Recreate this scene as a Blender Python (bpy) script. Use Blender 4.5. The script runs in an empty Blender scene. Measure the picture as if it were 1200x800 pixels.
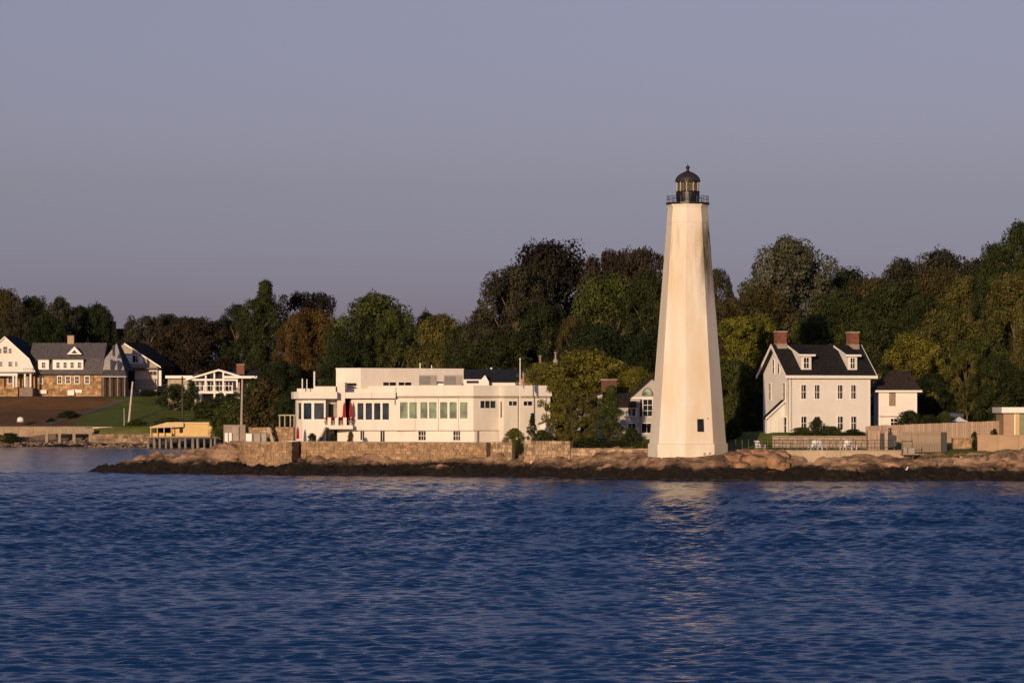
import bpy, math, random
import numpy as np
from mathutils import Vector, Matrix, noise as mnoise

R = math.radians
SC = bpy.context.scene
COL = SC.collection
random.seed(7)

# ------------------------------------------------------------------ camera, sky, sun, exposure
FPX, CAM_H, HORIZON = 3750.0, 7.0, 475.0            # focal length in photo pixels, eye height (m), horizon row
cam_d = bpy.data.cameras.new('camera'); cam = bpy.data.objects.new('camera', cam_d); COL.objects.link(cam)
cam_d.sensor_width = 36; cam_d.lens = FPX / 1200 * 36
cam_d.shift_y = (HORIZON - 400) / 1200
cam_d.clip_start = 1; cam_d.clip_end = 20000
cam.location = (0, 0, CAM_H); cam.rotation_euler = (R(90), 0, 0)
SC.camera = cam

SUN_AZ, SUN_EL = 15.5, 8.0                          # degrees left of straight behind the camera, and above the horizon
world = bpy.data.worlds.new('World'); SC.world = world; world.use_nodes = True
wn = world.node_tree; wl = wn.links
bg = wn.nodes['Background']; bg.inputs[1].default_value = 0.068
sky = wn.nodes.new('ShaderNodeTexSky'); sky.sky_type = 'NISHITA'; sky.sun_disc = False
sky.sun_elevation = R(SUN_EL); sky.sun_rotation = R(180 + SUN_AZ)
sky.air_density = 1.0; sky.dust_density = 1.0; sky.ozone_density = 1.0
# lavender evening air: one tint by height above the horizon, the same all the way round
wtc = wn.nodes.new('ShaderNodeTexCoord'); wsep = wn.nodes.new('ShaderNodeSeparateXYZ')
wl.new(wtc.outputs['Generated'], wsep.inputs[0])
wramp = wn.nodes.new('ShaderNodeValToRGB'); wl.new(wsep.outputs['Z'], wramp.inputs[0])
cr = wramp.color_ramp
stops = [(0.0, (.62, .62, 1.95)), (.03, (.67, .68, 1.76)), (.047, (.725, .71, 1.63)), (.067, (.79, .72, 1.36)), (.087, (.92, .79, 1.36)), (.126, (1.09, .875, 1.33)), (.25, (.72, .75, 1.35)), (.5, (.64, .76, 1.3)), (1.0, (.75, .8, 1.25))]
cr.elements[0].position = 0; cr.elements[0].color = (*[v / 2 for v in stops[0][1]], 1)
cr.elements[1].position = 1; cr.elements[1].color = (*[v / 2 for v in stops[-1][1]], 1)
for p, c in stops[1:-1]:
    e = cr.elements.new(p); e.color = (*[v / 2 for v in c], 1)
wmul = wn.nodes.new('ShaderNodeVectorMath'); wmul.operation = 'MULTIPLY'
wl.new(sky.outputs[0], wmul.inputs[0]); wl.new(wramp.outputs[0], wmul.inputs[1])
wsc = wn.nodes.new('ShaderNodeVectorMath'); wsc.operation = 'SCALE'; wsc.inputs[3].default_value = 2.0
wl.new(wmul.outputs[0], wsc.inputs[0]); wl.new(wsc.outputs[0], bg.inputs[0])

sun_d = bpy.data.lights.new('sun', 'SUN'); sun = bpy.data.objects.new('sun', sun_d); COL.objects.link(sun)
sun_d.energy = 3.7; sun_d.angle = R(0.55); sun_d.color = (1.0, 0.71, 0.445)
sdir = Vector((math.sin(R(SUN_AZ)) * math.cos(R(SUN_EL)), math.cos(R(SUN_AZ)) * math.cos(R(SUN_EL)), -math.sin(R(SUN_EL))))
sun.rotation_euler = sdir.to_track_quat('-Z', 'Y').to_euler()
sun.location = (-60, -120, 60)
vs = SC.view_settings; vs.view_transform = 'Standard'; vs.look = 'None'; vs.exposure = 0.0; vs.gamma = 1.0; vs.use_curve_mapping = False

# ------------------------------------------------------------------ helpers
def PX(px, Y): return (px - 600.0) * Y / FPX
def PZ(py, Y): return CAM_H + (HORIZON - py) * Y / FPX

def tag(o, label=None, cat=None, group=None, kind=None):
    if label: o['label'] = label
    if cat: o['category'] = cat
    if group: o['group'] = group
    if kind: o['kind'] = kind
    return o

def empty(name, loc, rz=0, label=None, cat=None, group=None):
    o = bpy.data.objects.new(name, None); COL.objects.link(o)
    o.location = loc; o.rotation_euler = (0, 0, rz); o.empty_display_size = .3
    return tag(o, label, cat, group)

class MB:
    def __init__(s): s.v = []; s.f = []
    def add(s, vs, fs):
        b = len(s.v); s.v += [tuple(v) for v in vs]; s.f += [tuple(b + i for i in f) for f in fs]; return s
    def box(s, x0, x1, y0, y1, z0, z1):
        return s.add([(x0,y0,z0),(x1,y0,z0),(x1,y1,z0),(x0,y1,z0),(x0,y0,z1),(x1,y0,z1),(x1,y1,z1),(x0,y1,z1)],
                     [(0,3,2,1),(4,5,6,7),(0,1,5,4),(1,2,6,5),(2,3,7,6),(3,0,4,7)])
    def prism(s, pts, axis, a, b):
        """extrude a 2-D outline (ccw) between a and b along axis x, y or z"""
        def mk(p, t):
            return {'x': (t, p[0], p[1]), 'y': (p[0], t, p[1]), 'z': (p[0], p[1], t)}[axis]
        n = len(pts)
        s.add([mk(p, a) for p in pts] + [mk(p, b) for p in pts],
              [tuple(range(n - 1, -1, -1)), tuple(range(n, 2 * n))] + [(i, (i + 1) % n, n + (i + 1) % n, n + i) for i in range(n)])
        return s
    def tube(s, p0, p1, r0, r1=None, n=8, cap=True):
        r1 = r0 if r1 is None else r1
        p0 = Vector(p0); p1 = Vector(p1); d = (p1 - p0).normalized()
        u = d.orthogonal().normalized(); w = d.cross(u)
        vs = []
        for p, r in ((p0, r0), (p1, r1)):
            for i in range(n):
                a = 2 * math.pi * i / n; vs.append(p + u * (math.cos(a) * r) + w * (math.sin(a) * r))
        fs = [(i, (i + 1) % n, n + (i + 1) % n, n + i) for i in range(n)]
        if cap: fs += [tuple(range(n - 1, -1, -1)), tuple(range(n, 2 * n))]
        return s.add(vs, fs)
    def lathe(s, prof, n=24, c=(0, 0), a0=0):
        vs = []; fs = []
        for r, z in prof:
            for i in range(n):
                a = a0 + 2 * math.pi * i / n; vs.append((c[0] + math.cos(a) * r, c[1] + math.sin(a) * r, z))
        for k in range(len(prof) - 1):
            for i in range(n):
                j = (i + 1) % n; fs.append((k*n+i, k*n+j, (k+1)*n+j, (k+1)*n+i))
        fs += [tuple(range(n - 1, -1, -1)), tuple(range((len(prof)-1)*n, len(prof)*n))]
        return s.add(vs, fs)
    def quad(s, *p): return s.add(p, [tuple(range(len(p)))])
    def build(s, name, m, parent=None, smooth=False, loc=None):
        me = bpy.data.meshes.new(name); me.from_pydata(s.v, [], s.f)
        if smooth: me.shade_smooth()
        me.materials.append(m)
        o = bpy.data.objects.new(name, me); COL.objects.link(o)
        if parent: o.parent = parent
        if loc: o.location = loc
        return o

def share(name, me, parent=None, loc=(0, 0, 0), scale=(1, 1, 1), rot=(0, 0, 0)):
    o = bpy.data.objects.new(name, me); COL.objects.link(o)
    if parent: o.parent = parent
    o.location = loc; o.scale = scale; o.rotation_euler = rot
    return o

MATS = {}
def mat(name, col, rough=.7, var=.15, scale=1.5, bump=0.0, bscale=None, spec=.3, stretch=(1, 1, 1), dark=None, metal=0.0, isl=0.0):
    """painted / mineral surface: colour broken by two sizes of noise, optional fine relief"""
    if name in MATS: return MATS[name]
    m = bpy.data.materials.new(name); m.use_nodes = True; nt = m.node_tree; L = nt.links
    b = nt.nodes['Principled BSDF']; b.inputs['Roughness'].default_value = rough
    b.inputs['Specular IOR Level'].default_value = spec; b.inputs['Metallic'].default_value = metal
    tc = nt.nodes.new('ShaderNodeTexCoord'); mp = nt.nodes.new('ShaderNodeMapping'); mp.inputs['Scale'].default_value = stretch
    L.new(tc.outputs['Object'], mp.inputs[0])
    n1 = nt.nodes.new('ShaderNodeTexNoise'); n1.inputs['Scale'].default_value = scale; n1.inputs['Detail'].default_value = 6; n1.inputs['Roughness'].default_value = .65
    L.new(mp.outputs[0], n1.inputs['Vector'])
    r = nt.nodes.new('ShaderNodeValToRGB'); r.color_ramp.elements[0].position = .3; r.color_ramp.elements[1].position = .7
    lo = dark if dark else tuple(c * (1 - var * 1.6) for c in col)
    hi = tuple(min(1, c * (1 + var)) for c in col)
    r.color_ramp.elements[0].color = (*lo, 1); r.color_ramp.elements[1].color = (*hi, 1)
    L.new(n1.outputs['Fac'], r.inputs[0]); L.new(r.outputs[0], b.inputs['Base Color'])
    if isl:                                              # every stone or board its own tone
        geo = nt.nodes.new('ShaderNodeNewGeometry'); mr = nt.nodes.new('ShaderNodeMapRange'); mr.inputs[3].default_value = 1 - isl; mr.inputs[4].default_value = 1 + isl * .7
        L.new(geo.outputs['Random Per Island'], mr.inputs[0]); vm = nt.nodes.new('ShaderNodeVectorMath'); vm.operation = 'SCALE'
        L.new(r.outputs[0], vm.inputs[0]); L.new(mr.outputs[0], vm.inputs[3]); L.new(vm.outputs[0], b.inputs['Base Color'])
    if bump:
        n2 = nt.nodes.new('ShaderNodeTexNoise'); n2.inputs['Scale'].default_value = bscale or scale * 5; n2.inputs['Detail'].default_value = 5
        L.new(mp.outputs[0], n2.inputs['Vector'])
        bp = nt.nodes.new('ShaderNodeBump'); bp.inputs['Strength'].default_value = bump; bp.inputs['Distance'].default_value = .1
        L.new(n2.outputs['Fac'], bp.inputs['Height']); L.new(bp.outputs[0], b.inputs['Normal'])
    MATS[name] = m; return m

def clapboard(name, col, board=.14, var=.05):
    m = mat(name, col, .6, var, .6, 0)
    nt = m.node_tree; L = nt.links; b = nt.nodes['Principled BSDF']
    tc = nt.nodes.new('ShaderNodeTexCoord'); sp = nt.nodes.new('ShaderNodeSeparateXYZ'); L.new(tc.outputs['Object'], sp.inputs[0])
    d = nt.nodes.new('ShaderNodeMath'); d.operation = 'DIVIDE'; d.inputs[1].default_value = board; L.new(sp.outputs['Z'], d.inputs[0])
    f = nt.nodes.new('ShaderNodeMath'); f.operation = 'FRACT'; L.new(d.outputs[0], f.inputs[0])
    bp = nt.nodes.new('ShaderNodeBump'); bp.invert = True; bp.inputs['Strength'].default_value = .35; bp.inputs['Distance'].default_value = .02
    L.new(f.outputs[0], bp.inputs['Height']); L.new(bp.outputs[0], b.inputs['Normal'])
    return m

def glass(name, col=(.012, .016, .022), rough=.06, spec=.3):
    m = bpy.data.materials.new(name); m.use_nodes = True; b = m.node_tree.nodes['Principled BSDF']
    b.inputs['Base Color'].default_value = (*col, 1); b.inputs['Roughness'].default_value = rough; b.inputs['Specular IOR Level'].default_value = spec
    nt = m.node_tree
    tc = nt.nodes.new('ShaderNodeTexCoord'); n = nt.nodes.new('ShaderNodeTexNoise'); n.inputs['Scale'].default_value = .9; n.inputs['Detail'].default_value = 2
    nt.links.new(tc.outputs['Object'], n.inputs['Vector'])
    rp = nt.nodes.new('ShaderNodeValToRGB'); rp.color_ramp.elements[0].position = .38; rp.color_ramp.elements[1].position = .62
    rp.color_ramp.elements[0].color = (*[c * .5 for c in col], 1); rp.color_ramp.elements[1].color = (*[min(1, c * 1.9) for c in col], 1)
    nt.links.new(n.outputs['Fac'], rp.inputs[0]); nt.links.new(rp.outputs[0], b.inputs['Base Color'])
    bp = nt.nodes.new('ShaderNodeBump'); bp.inputs['Strength'].default_value = .08; bp.inputs['Distance'].default_value = .1
    nt.links.new(n.outputs['Fac'], bp.inputs['Height']); nt.links.new(bp.outputs[0], b.inputs['Normal'])
    MATS[name] = m; return m

def shingle(name, col, course=.2, var=.42):
    m = mat(name, col, .9, var, 3.0, 0, spec=.15, stretch=(1, 1, 2))
    nt = m.node_tree; L = nt.links; b = nt.nodes['Principled BSDF']
    tc = nt.nodes.new('ShaderNodeTexCoord'); br = nt.nodes.new('ShaderNodeTexNoise'); br.inputs['Scale'].default_value = 9
    L.new(tc.outputs['Object'], br.inputs['Vector'])
    bp = nt.nodes.new('ShaderNodeBump'); bp.inputs['Strength'].default_value = .5; bp.inputs['Distance'].default_value = .05
    L.new(br.outputs['Fac'], bp.inputs['Height']); L.new(bp.outputs[0], b.inputs['Normal'])
    return m

M_WHITE = mat('white_paint', (.78, .76, .72), .55, .04, .7)
M_TRIM = mat('white_trim', (.82, .80, .76), .5, .03, 1)
M_CLAP = clapboard('white_clapboard', (.76, .73, .68))
M_STUCCO_SHADE = mat('cream_stucco_shaded', (.74, .69, .61), .8, .08, .6, .15, 12, stretch=(1, 1, .3))  # darker copy of the stucco: shade of facets turned from the sun, in colour
M_STUCCO_LIT = mat('cream_stucco_lit', (.77, .735, .67), .8, .07, .6, .15, 12, stretch=(1, 1, .3))  # lighter copy of the same stucco, for the facets that catch the sun
M_GREYCLAP = clapboard('grey_clapboard', (.42, .40, .38))
M_SHAKE = mat('cedar_shake_wall', (.42, .36, .29), .9, .22, 2.5, .3, 9)
M_ROOF = shingle('dark_shingle', (.022, .021, .022))
M_ROOF2 = shingle('brown_shingle', (.045, .034, .03))
M_ROOFG = shingle('grey_shingle', (.13, .12, .125))
M_SLATE = shingle('slate_shingle', (.03, .034, .045))
M_BRICK = mat('red_brick', (.225, .088, .058), .9, .3, 6, .3, 14)
M_GLASS = glass('window_glass')
M_GLASSB = glass('blue_grey_glass', (.010, .022, .038), .08, .22)
M_GREEN = glass('green_blind', (.085, .135, .08), .35, .3)
M_BLACK = mat('black_iron', (.012, .012, .013), .45, .2, 4, spec=.5)
M_DARK = mat('opening_shade_black', (.015, .014, .013), .9, .1)  # near-black colour stands in for shade in openings, notch and porch
M_STONE = mat('granite_stone', (.40, .265, .158), .9, .34, 1.6, .7, 6, isl=.22)
M_STONE2 = mat('pale_fieldstone', (.44, .315, .20), .9, .38, 1.4, .6, 7, isl=.45)
M_MORTAR = mat('wall_mortar', (.27, .19, .12), .95, .25, 4, .5, 10)
M_CONC = mat('seawall_concrete', (.46, .37, .26), .85, .16, .5, .25, 8, stretch=(1, 1, .35))
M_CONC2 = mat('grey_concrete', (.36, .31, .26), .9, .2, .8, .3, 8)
M_WOOD = mat('weathered_wood', (.33, .26, .19), .85, .25, 2, .3, 10, stretch=(4, 4, .5))
M_CEDAR = mat('cedar_fence', (.44, .32, .24), .85, .2, 2, .3, 10, stretch=(4, 4, .5))
_nt = M_CEDAR.node_tree; _oi = _nt.nodes.new('ShaderNodeObjectInfo'); _mr = _nt.nodes.new('ShaderNodeMapRange'); _mr.inputs[3].default_value = .78; _mr.inputs[4].default_value = 1.12; _nt.links.new(_oi.outputs['Random'], _mr.inputs[0])
_vm = _nt.nodes.new('ShaderNodeVectorMath'); _vm.operation = 'SCALE'; _nt.links.new([n for n in _nt.nodes if n.type == 'VALTORGB'][0].outputs[0], _vm.inputs[0]); _nt.links.new(_mr.outputs[0], _vm.inputs[3]); _nt.links.new(_vm.outputs[0], _nt.nodes['Principled BSDF'].inputs['Base Color'])
M_PILE = mat('pile_wood', (.26, .22, .18), .9, .3, 2, .4, 8, stretch=(3, 3, .4))
M_YELLOW = mat('yellow_siding', (.62, .44, .18), .6, .08, 1)
M_YELLOW2 = mat('yellow_kayak', (.75, .38, .02), .35, .05, 1)
M_RED = mat('red_canvas', (.36, .018, .014), .7, .1, 3)
M_FLOWER = mat('red_flowers', (.36, .014, .018), .8, .3, 9, .8, 14)
M_GREY = mat('grey_metal', (.30, .29, .28), .5, .1, 2)
M_POLE = mat('pale_pole_wood', (.42, .36, .28), .9, .2, 2, stretch=(3, 3, .3))
M_DPOLE = mat('dark_pole_wood', (.06, .05, .04), .9, .2, 2)
M_BIRD = mat('gull_white', (.85, .84, .82), .8, .05, 5)
M_BIRDG = mat('gull_grey', (.35, .36, .38), .8, .05, 5)

# ------------------------------------------------------------------ terrain height field
LAND = np.array([(-44.5,337.2),(-42,334.2),(-38,331.6),(-34,329.2),(-26,325.6),(-17,321.8),(-8.5,318),(-2,314.5),(3,309.5),(9,304.5),(14,299.5),(19,298),(25,299.3),
                 (32,298.3),(40,299),(50,297),(70,296),(130,292),(900,260),(2600,300),(2600,2600),(-2600,2600),(-2600,640),(-200,552),(-100,548),(-80,545),(-66,541),(-52,536),(-46,531),
                 (-44,515),(-41,470),(-37,420),(-34,380),(-33,360),(-36,345),(-41,341)])
def land_dist(x, y):
    """signed distance inland from the shoreline"""
    x = np.asarray(x, float); y = np.asarray(y, float)
    d = np.full(x.shape, 1e9); ins = np.zeros(x.shape, bool)
    n = len(LAND)
    for i in range(n):
        (ax, ay), (bx, by) = LAND[i], LAND[(i + 1) % n]
        ex, ey = bx - ax, by - ay
        t = np.clip(((x - ax) * ex + (y - ay) * ey) / (ex * ex + ey * ey), 0, 1)
        d = np.minimum(d, np.hypot(x - ax - t * ex, y - ay - t * ey))
        c = ((ay > y) != (by > y)) & (x < (bx - ax) * (y - ay) / (by - ay + 1e-12) + ax)
        ins ^= c
    return np.where(ins, d, -d)
def sstep(a, b, t):
    t = np.clip((t - a) / (b - a), 0, 1); return t * t * (3 - 2 * t)
PADS = [  # x, y, radius, height
    (16.8, 306.0, 4.2, 2.12), (31, 328, 7.0, 4.3), (-6, 347, 10, 3.1), (-18, 346, 6, 3.1), (12.5, 336, 6, 3.5), (-30.2, 335.5, 2.4, 2.75), (-33.2, 335, 1.8, 2.1), (-36, 335, 1.6, 1.45),
    (-81, 606, 18, 8.7), (-70, 618, 9, 8.6), (-57, 585, 8, 7.0)]
def ground(x, y):
    x = np.asarray(x, float); y = np.asarray(y, float)
    d = land_dist(x, y)
    a = np.interp(d, [-60, -6, 0, 1, 2.5, 5, 8, 12, 20, 40, 80, 150, 400, 900], [-6, -1.6, 0, .62, 1.1, 1.75, 2.15, 2.5, 3.1, 4.3, 6.5, 9, 13, 14])
    b = np.interp(d, [-60, -6, 0, 3, 9, 10.3, 11.6, 14, 50, 60, 120, 400, 900], [-6, -1.2, 0, .5, 1.0, 1.2, 3.25, 3.5, 8.5, 8.8, 10.5, 13, 14])
    a = a - .5 * sstep(2, -6, x) * sstep(.5, 3, d) * sstep(11, 7, d)          # lower rock shelf under the terrace
    w = sstep(470, 520, y) * sstep(-20, -40, x)
    h = a * (1 - w) + b * w
    for px, py, r, z in PADS:
        k = 1 - sstep(r, r * 1.5, np.hypot(x - px, y - py)); h = h * (1 - k) + z * k
    return h
def gz(x, y): return float(ground(np.array([x]), np.array([y]))[0])

def lines(segs):
    out = []
    for a, b, st in segs:
        n = max(1, round((b - a) / st)); out += list(np.linspace(a, b, n, endpoint=False))
    return np.array(out + [segs[-1][1]])
gx = lines([(-2500,-300,200),(-300,-130,8),(-130,-50,1.2),(-50,60,.32),(60,110,2),(110,300,12),(300,2500,200)])
gy = lines([(284,294,2),(294,318,.3),(318,342,.42),(342,400,2),(400,530,4),(530,620,1.2),(620,700,5),(700,2500,150)])
XX, YY = np.meshgrid(gx, gy); HH = ground(XX, YY); DD = land_dist(XX, YY)
nearrock = (YY < 345) & (XX > -50) & (XX < 115)
rockmask = np.where(nearrock, 1 - sstep(7.5, 11.5, DD + 1.2 * np.sin(XX * .5)), 0)
farbeach = np.where((YY > 500) & (XX < -40), 1 - sstep(10, 11.5, DD), 0)
flat = HH.ravel().copy(); xr, yr, rr = XX.ravel(), YY.ravel(), rockmask.ravel(); dr = DD.ravel()
tower = np.hypot(xr - 16.8, yr - 306); far_r = farbeach.ravel()
for i in np.nonzero((rr > .02) & (dr > -5))[0]:
    p = Vector((xr[i] * .11, yr[i] * .42, 3.1))
    q = Vector((xr[i] * .55, yr[i] * 1.0, flat[i] * .9 + 9.7))
    n = mnoise.fractal(p, .9, 2.1, 4) * .62 + (mnoise.ridged_multi_fractal(q, .8, 2.2, 3, 1.0, 2.0) - 1.1) * .26
    vc, vp = mnoise.voronoi(Vector((xr[i] * .34 + n * .35, yr[i] * .8, 0)))
    hh = math.sin(vp[0].x * 91.7 + vp[0].y * 57.3) * 43.7; n += ((hh - math.floor(hh)) - .5) * .62        # each fractured block sits at its own level
    n += .36 * min(1, (vc[1] - vc[0]) * 3.5) - .2                      # blocky ledges split by cracks
    z = flat[i] + n * rr[i] * (.35 + .65 * min(1, max(0, dr[i] + 2) / 3))
    st = .42; zz = z / st; fr_ = zz - math.floor(zz)                      # bedded steps
    z = .55 * z + .45 * st * (math.floor(zz) + min(1, fr_ * 2.6))
    z += mnoise.fractal(Vector((xr[i] * 1.3, yr[i] * 1.6, z)), .8, 2.1, 3) * .24 * rr[i]
    if -29 < xr[i] < -.5 and yr[i] > 331.2 - (xr[i] + 21) * .40: z = min(z, 2.9)
    if 20 < xr[i] < 39 and yr[i] > 305: z = min(z, 2.4)
    k = 1 - sstep(4.2, 5.6, tower[i])
    flat[i] = z * (1 - k) + min(z, 2.1) * k
for i in np.nonzero(far_r > .02)[0]:
    flat[i] += mnoise.fractal(Vector((xr[i] * .5, yr[i] * .6, 0)), .9, 2.1, 3) * .25 * far_r[i]
nx, ny = len(gx), len(gy)
me = bpy.data.meshes.new('ground')
idx = np.arange(nx * ny).reshape(ny, nx)
quads = np.stack([idx[:-1, :-1], idx[:-1, 1:], idx[1:, 1:], idx[1:, :-1]], -1).reshape(-1, 4)
keep = flat[quads].max(1) > -2.2                                            # the sea bed further out is never seen
me.from_pydata(np.stack([xr, yr, flat], 1).tolist(), [], quads[keep].tolist())
facet = rr[quads[keep]].max(1) < .3; me.polygons.foreach_set('use_smooth', facet)
soil = np.where((YY > 540) & (XX < -50), sstep(1.0, -1.0, XX + 77.6 - (YY - 560) * .15 + .8 * np.sin(YY * .3)), 0).ravel()
at = me.attributes.new('zone', 'FLOAT_COLOR', 'POINT')
zc = np.ones((nx * ny, 4), np.float32); zc[:, 0] = np.maximum(rr, far_r); zc[:, 1] = soil; zc[:, 2] = far_r
at.data.foreach_set('color', zc.ravel())

def ground_material():
    m = bpy.data.materials.new('ground_surface'); m.use_nodes = True; nt = m.node_tree; L = nt.links; N = nt.nodes.new
    b = nt.nodes['Principled BSDF']; b.inputs['Roughness'].default_value = .85; b.inputs['Specular IOR Level'].default_value = .25
    tc = N('ShaderNodeTexCoord'); geo = N('ShaderNodeNewGeometry'); sp = N('ShaderNodeSeparateXYZ'); L.new(geo.outputs['Position'], sp.inputs[0])
    at = N('ShaderNodeAttribute'); at.attribute_name = 'zone'; sc = N('ShaderNodeSeparateColor'); L.new(at.outputs['Color'], sc.inputs[0])
    def noise(s, det=6, rough=.65, st=(1, 1, 1)):
        mp = N('ShaderNodeMapping'); mp.inputs['Scale'].default_value = st; L.new(tc.outputs['Object'], mp.inputs[0])
        n = N('ShaderNodeTexNoise'); n.inputs['Scale'].default_value = s; n.inputs['Detail'].default_value = det; n.inputs['Roughness'].default_value = rough
        L.new(mp.outputs[0], n.inputs['Vector']); return n.outputs['Fac']
    def ramp(f, *st):
        r = N('ShaderNodeValToRGB'); e = r.color_ramp.elements
        e[0].position, e[0].color = st[0][0], (*st[0][1], 1); e[1].position, e[1].color = st[-1][0], (*st[-1][1], 1)
        for p, c in st[1:-1]: k = e.new(p); k.color = (*c, 1)
        L.new(f, r.inputs[0]); return r.outputs[0]
    def mix(f, a, c):
        x = N('ShaderNodeMix'); x.data_type = 'RGBA'; L.new(f, x.inputs[0]); L.new(a, x.inputs[6]); L.new(c, x.inputs[7]); return x.outputs[2]
    def math_(op, a, v=None, c=None):
        x = N('ShaderNodeMath'); x.operation = op; L.new(a, x.inputs[0])
        if c is not None: L.new(c, x.inputs[1])
        elif v is not None: x.inputs[1].default_value = v
        return x.outputs[0]
    rock = ramp(noise(.55, 8, .7, (.6, 1, 2.2)), (.36, (.06, .042, .03)), (.45, (.19, .122, .078)), (.55, (.34, .225, .142)), (.67, (.48, .34, .225)))
    weed = ramp(noise(2.0, 6), (.33, (.006, .005, .004)), (.55, (.014, .010, .007)), (.68, (.032, .022, .013)), (.82, (.085, .055, .03)))
    # the weed and wet-algae belt ends at an uneven tide line
    tide = math_('ADD', sp.outputs['Z'], None, math_('MULTIPLY', math_('SUBTRACT', noise(.30, 6, .72), .5), 2.4))
    tm = N('ShaderNodeMapRange'); tm.inputs[1].default_value = 1.02; tm.inputs[2].default_value = 1.5; L.new(tide, tm.inputs[0])
    rk = mix(tm.outputs[0], weed, rock)
    grass = ramp(noise(.35, 7, .75, (.3, 1, 1)), (.3, (.060, .084, .010)), (.5, (.105, .135, .018)), (.72, (.16, .185, .032)))
    dry = ramp(noise(.25, 7, .75, (.3, 1, 1)), (.3, (.10, .050, .018)), (.5, (.15, .078, .030)), (.72, (.20, .11, .045)))
    rk2 = ramp(noise(1.2, 6), (.3, (.13, .10, .075)), (.7, (.30, .23, .165)))
    tm2 = N('ShaderNodeMapRange'); tm2.inputs[1].default_value = .35; tm2.inputs[2].default_value = .7; L.new(tide, tm2.inputs[0])
    rk2 = mix(tm2.outputs[0], weed, rk2)
    g = mix(sc.outputs['Green'], grass, dry)
    g = mix(sc.outputs['Red'], g, mix(sc.outputs['Blue'], rk, rk2))
    L.new(g, b.inputs['Base Color'])
    bp = N('ShaderNodeBump'); bp.inputs['Strength'].default_value = .9; bp.inputs['Distance'].default_value = .22
    L.new(noise(2.2, 9, .72, (.7, 1, 1.6)), bp.inputs['Height']); L.new(bp.outputs[0], b.inputs['Normal'])
    return m
M_GROUND = ground_material(); me.materials.append(M_GROUND)
go = bpy.data.objects.new('ground', me); COL.objects.link(go); tag(go, 'rock ledges and lawns of the shore', kind='structure')

# ------------------------------------------------------------------ water
def water_material():
    m = bpy.data.materials.new('sea_water'); m.use_nodes = True; nt = m.node_tree; L = nt.links; N = nt.nodes.new
    b = nt.nodes['Principled BSDF']; b.inputs['Base Color'].default_value = (.005, .038, .130, 1)
    b.inputs['Roughness'].default_value = .15; b.inputs['IOR'].default_value = 1.16; b.inputs['Specular IOR Level'].default_value = .5
    tc = N('ShaderNodeTexCoord')
    def noise(s, st, det):
        mp = N('ShaderNodeMapping'); mp.inputs['Scale'].default_value = st; L.new(tc.outputs['Object'], mp.inputs[0])
        n = N('ShaderNodeTexNoise'); n.inputs['Scale'].default_value = s; n.inputs['Detail'].default_value = det; n.inputs['Roughness'].default_value = .6
        L.new(mp.outputs[0], n.inputs['Vector']); return n.outputs['Fac']
    at = N('ShaderNodeAttribute'); at.attribute_name = 'chop'
    b2 = N('ShaderNodeBump'); b2.inputs['Distance'].default_value = .042; L.new(at.outputs['Fac'], b2.inputs['Strength']); L.new(noise(4.0, (.7, 1, 1), 3), b2.inputs['Height'])
    L.new(b2.outputs[0], b.inputs['Normal'])
    return m
M_WATER = water_material()
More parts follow.
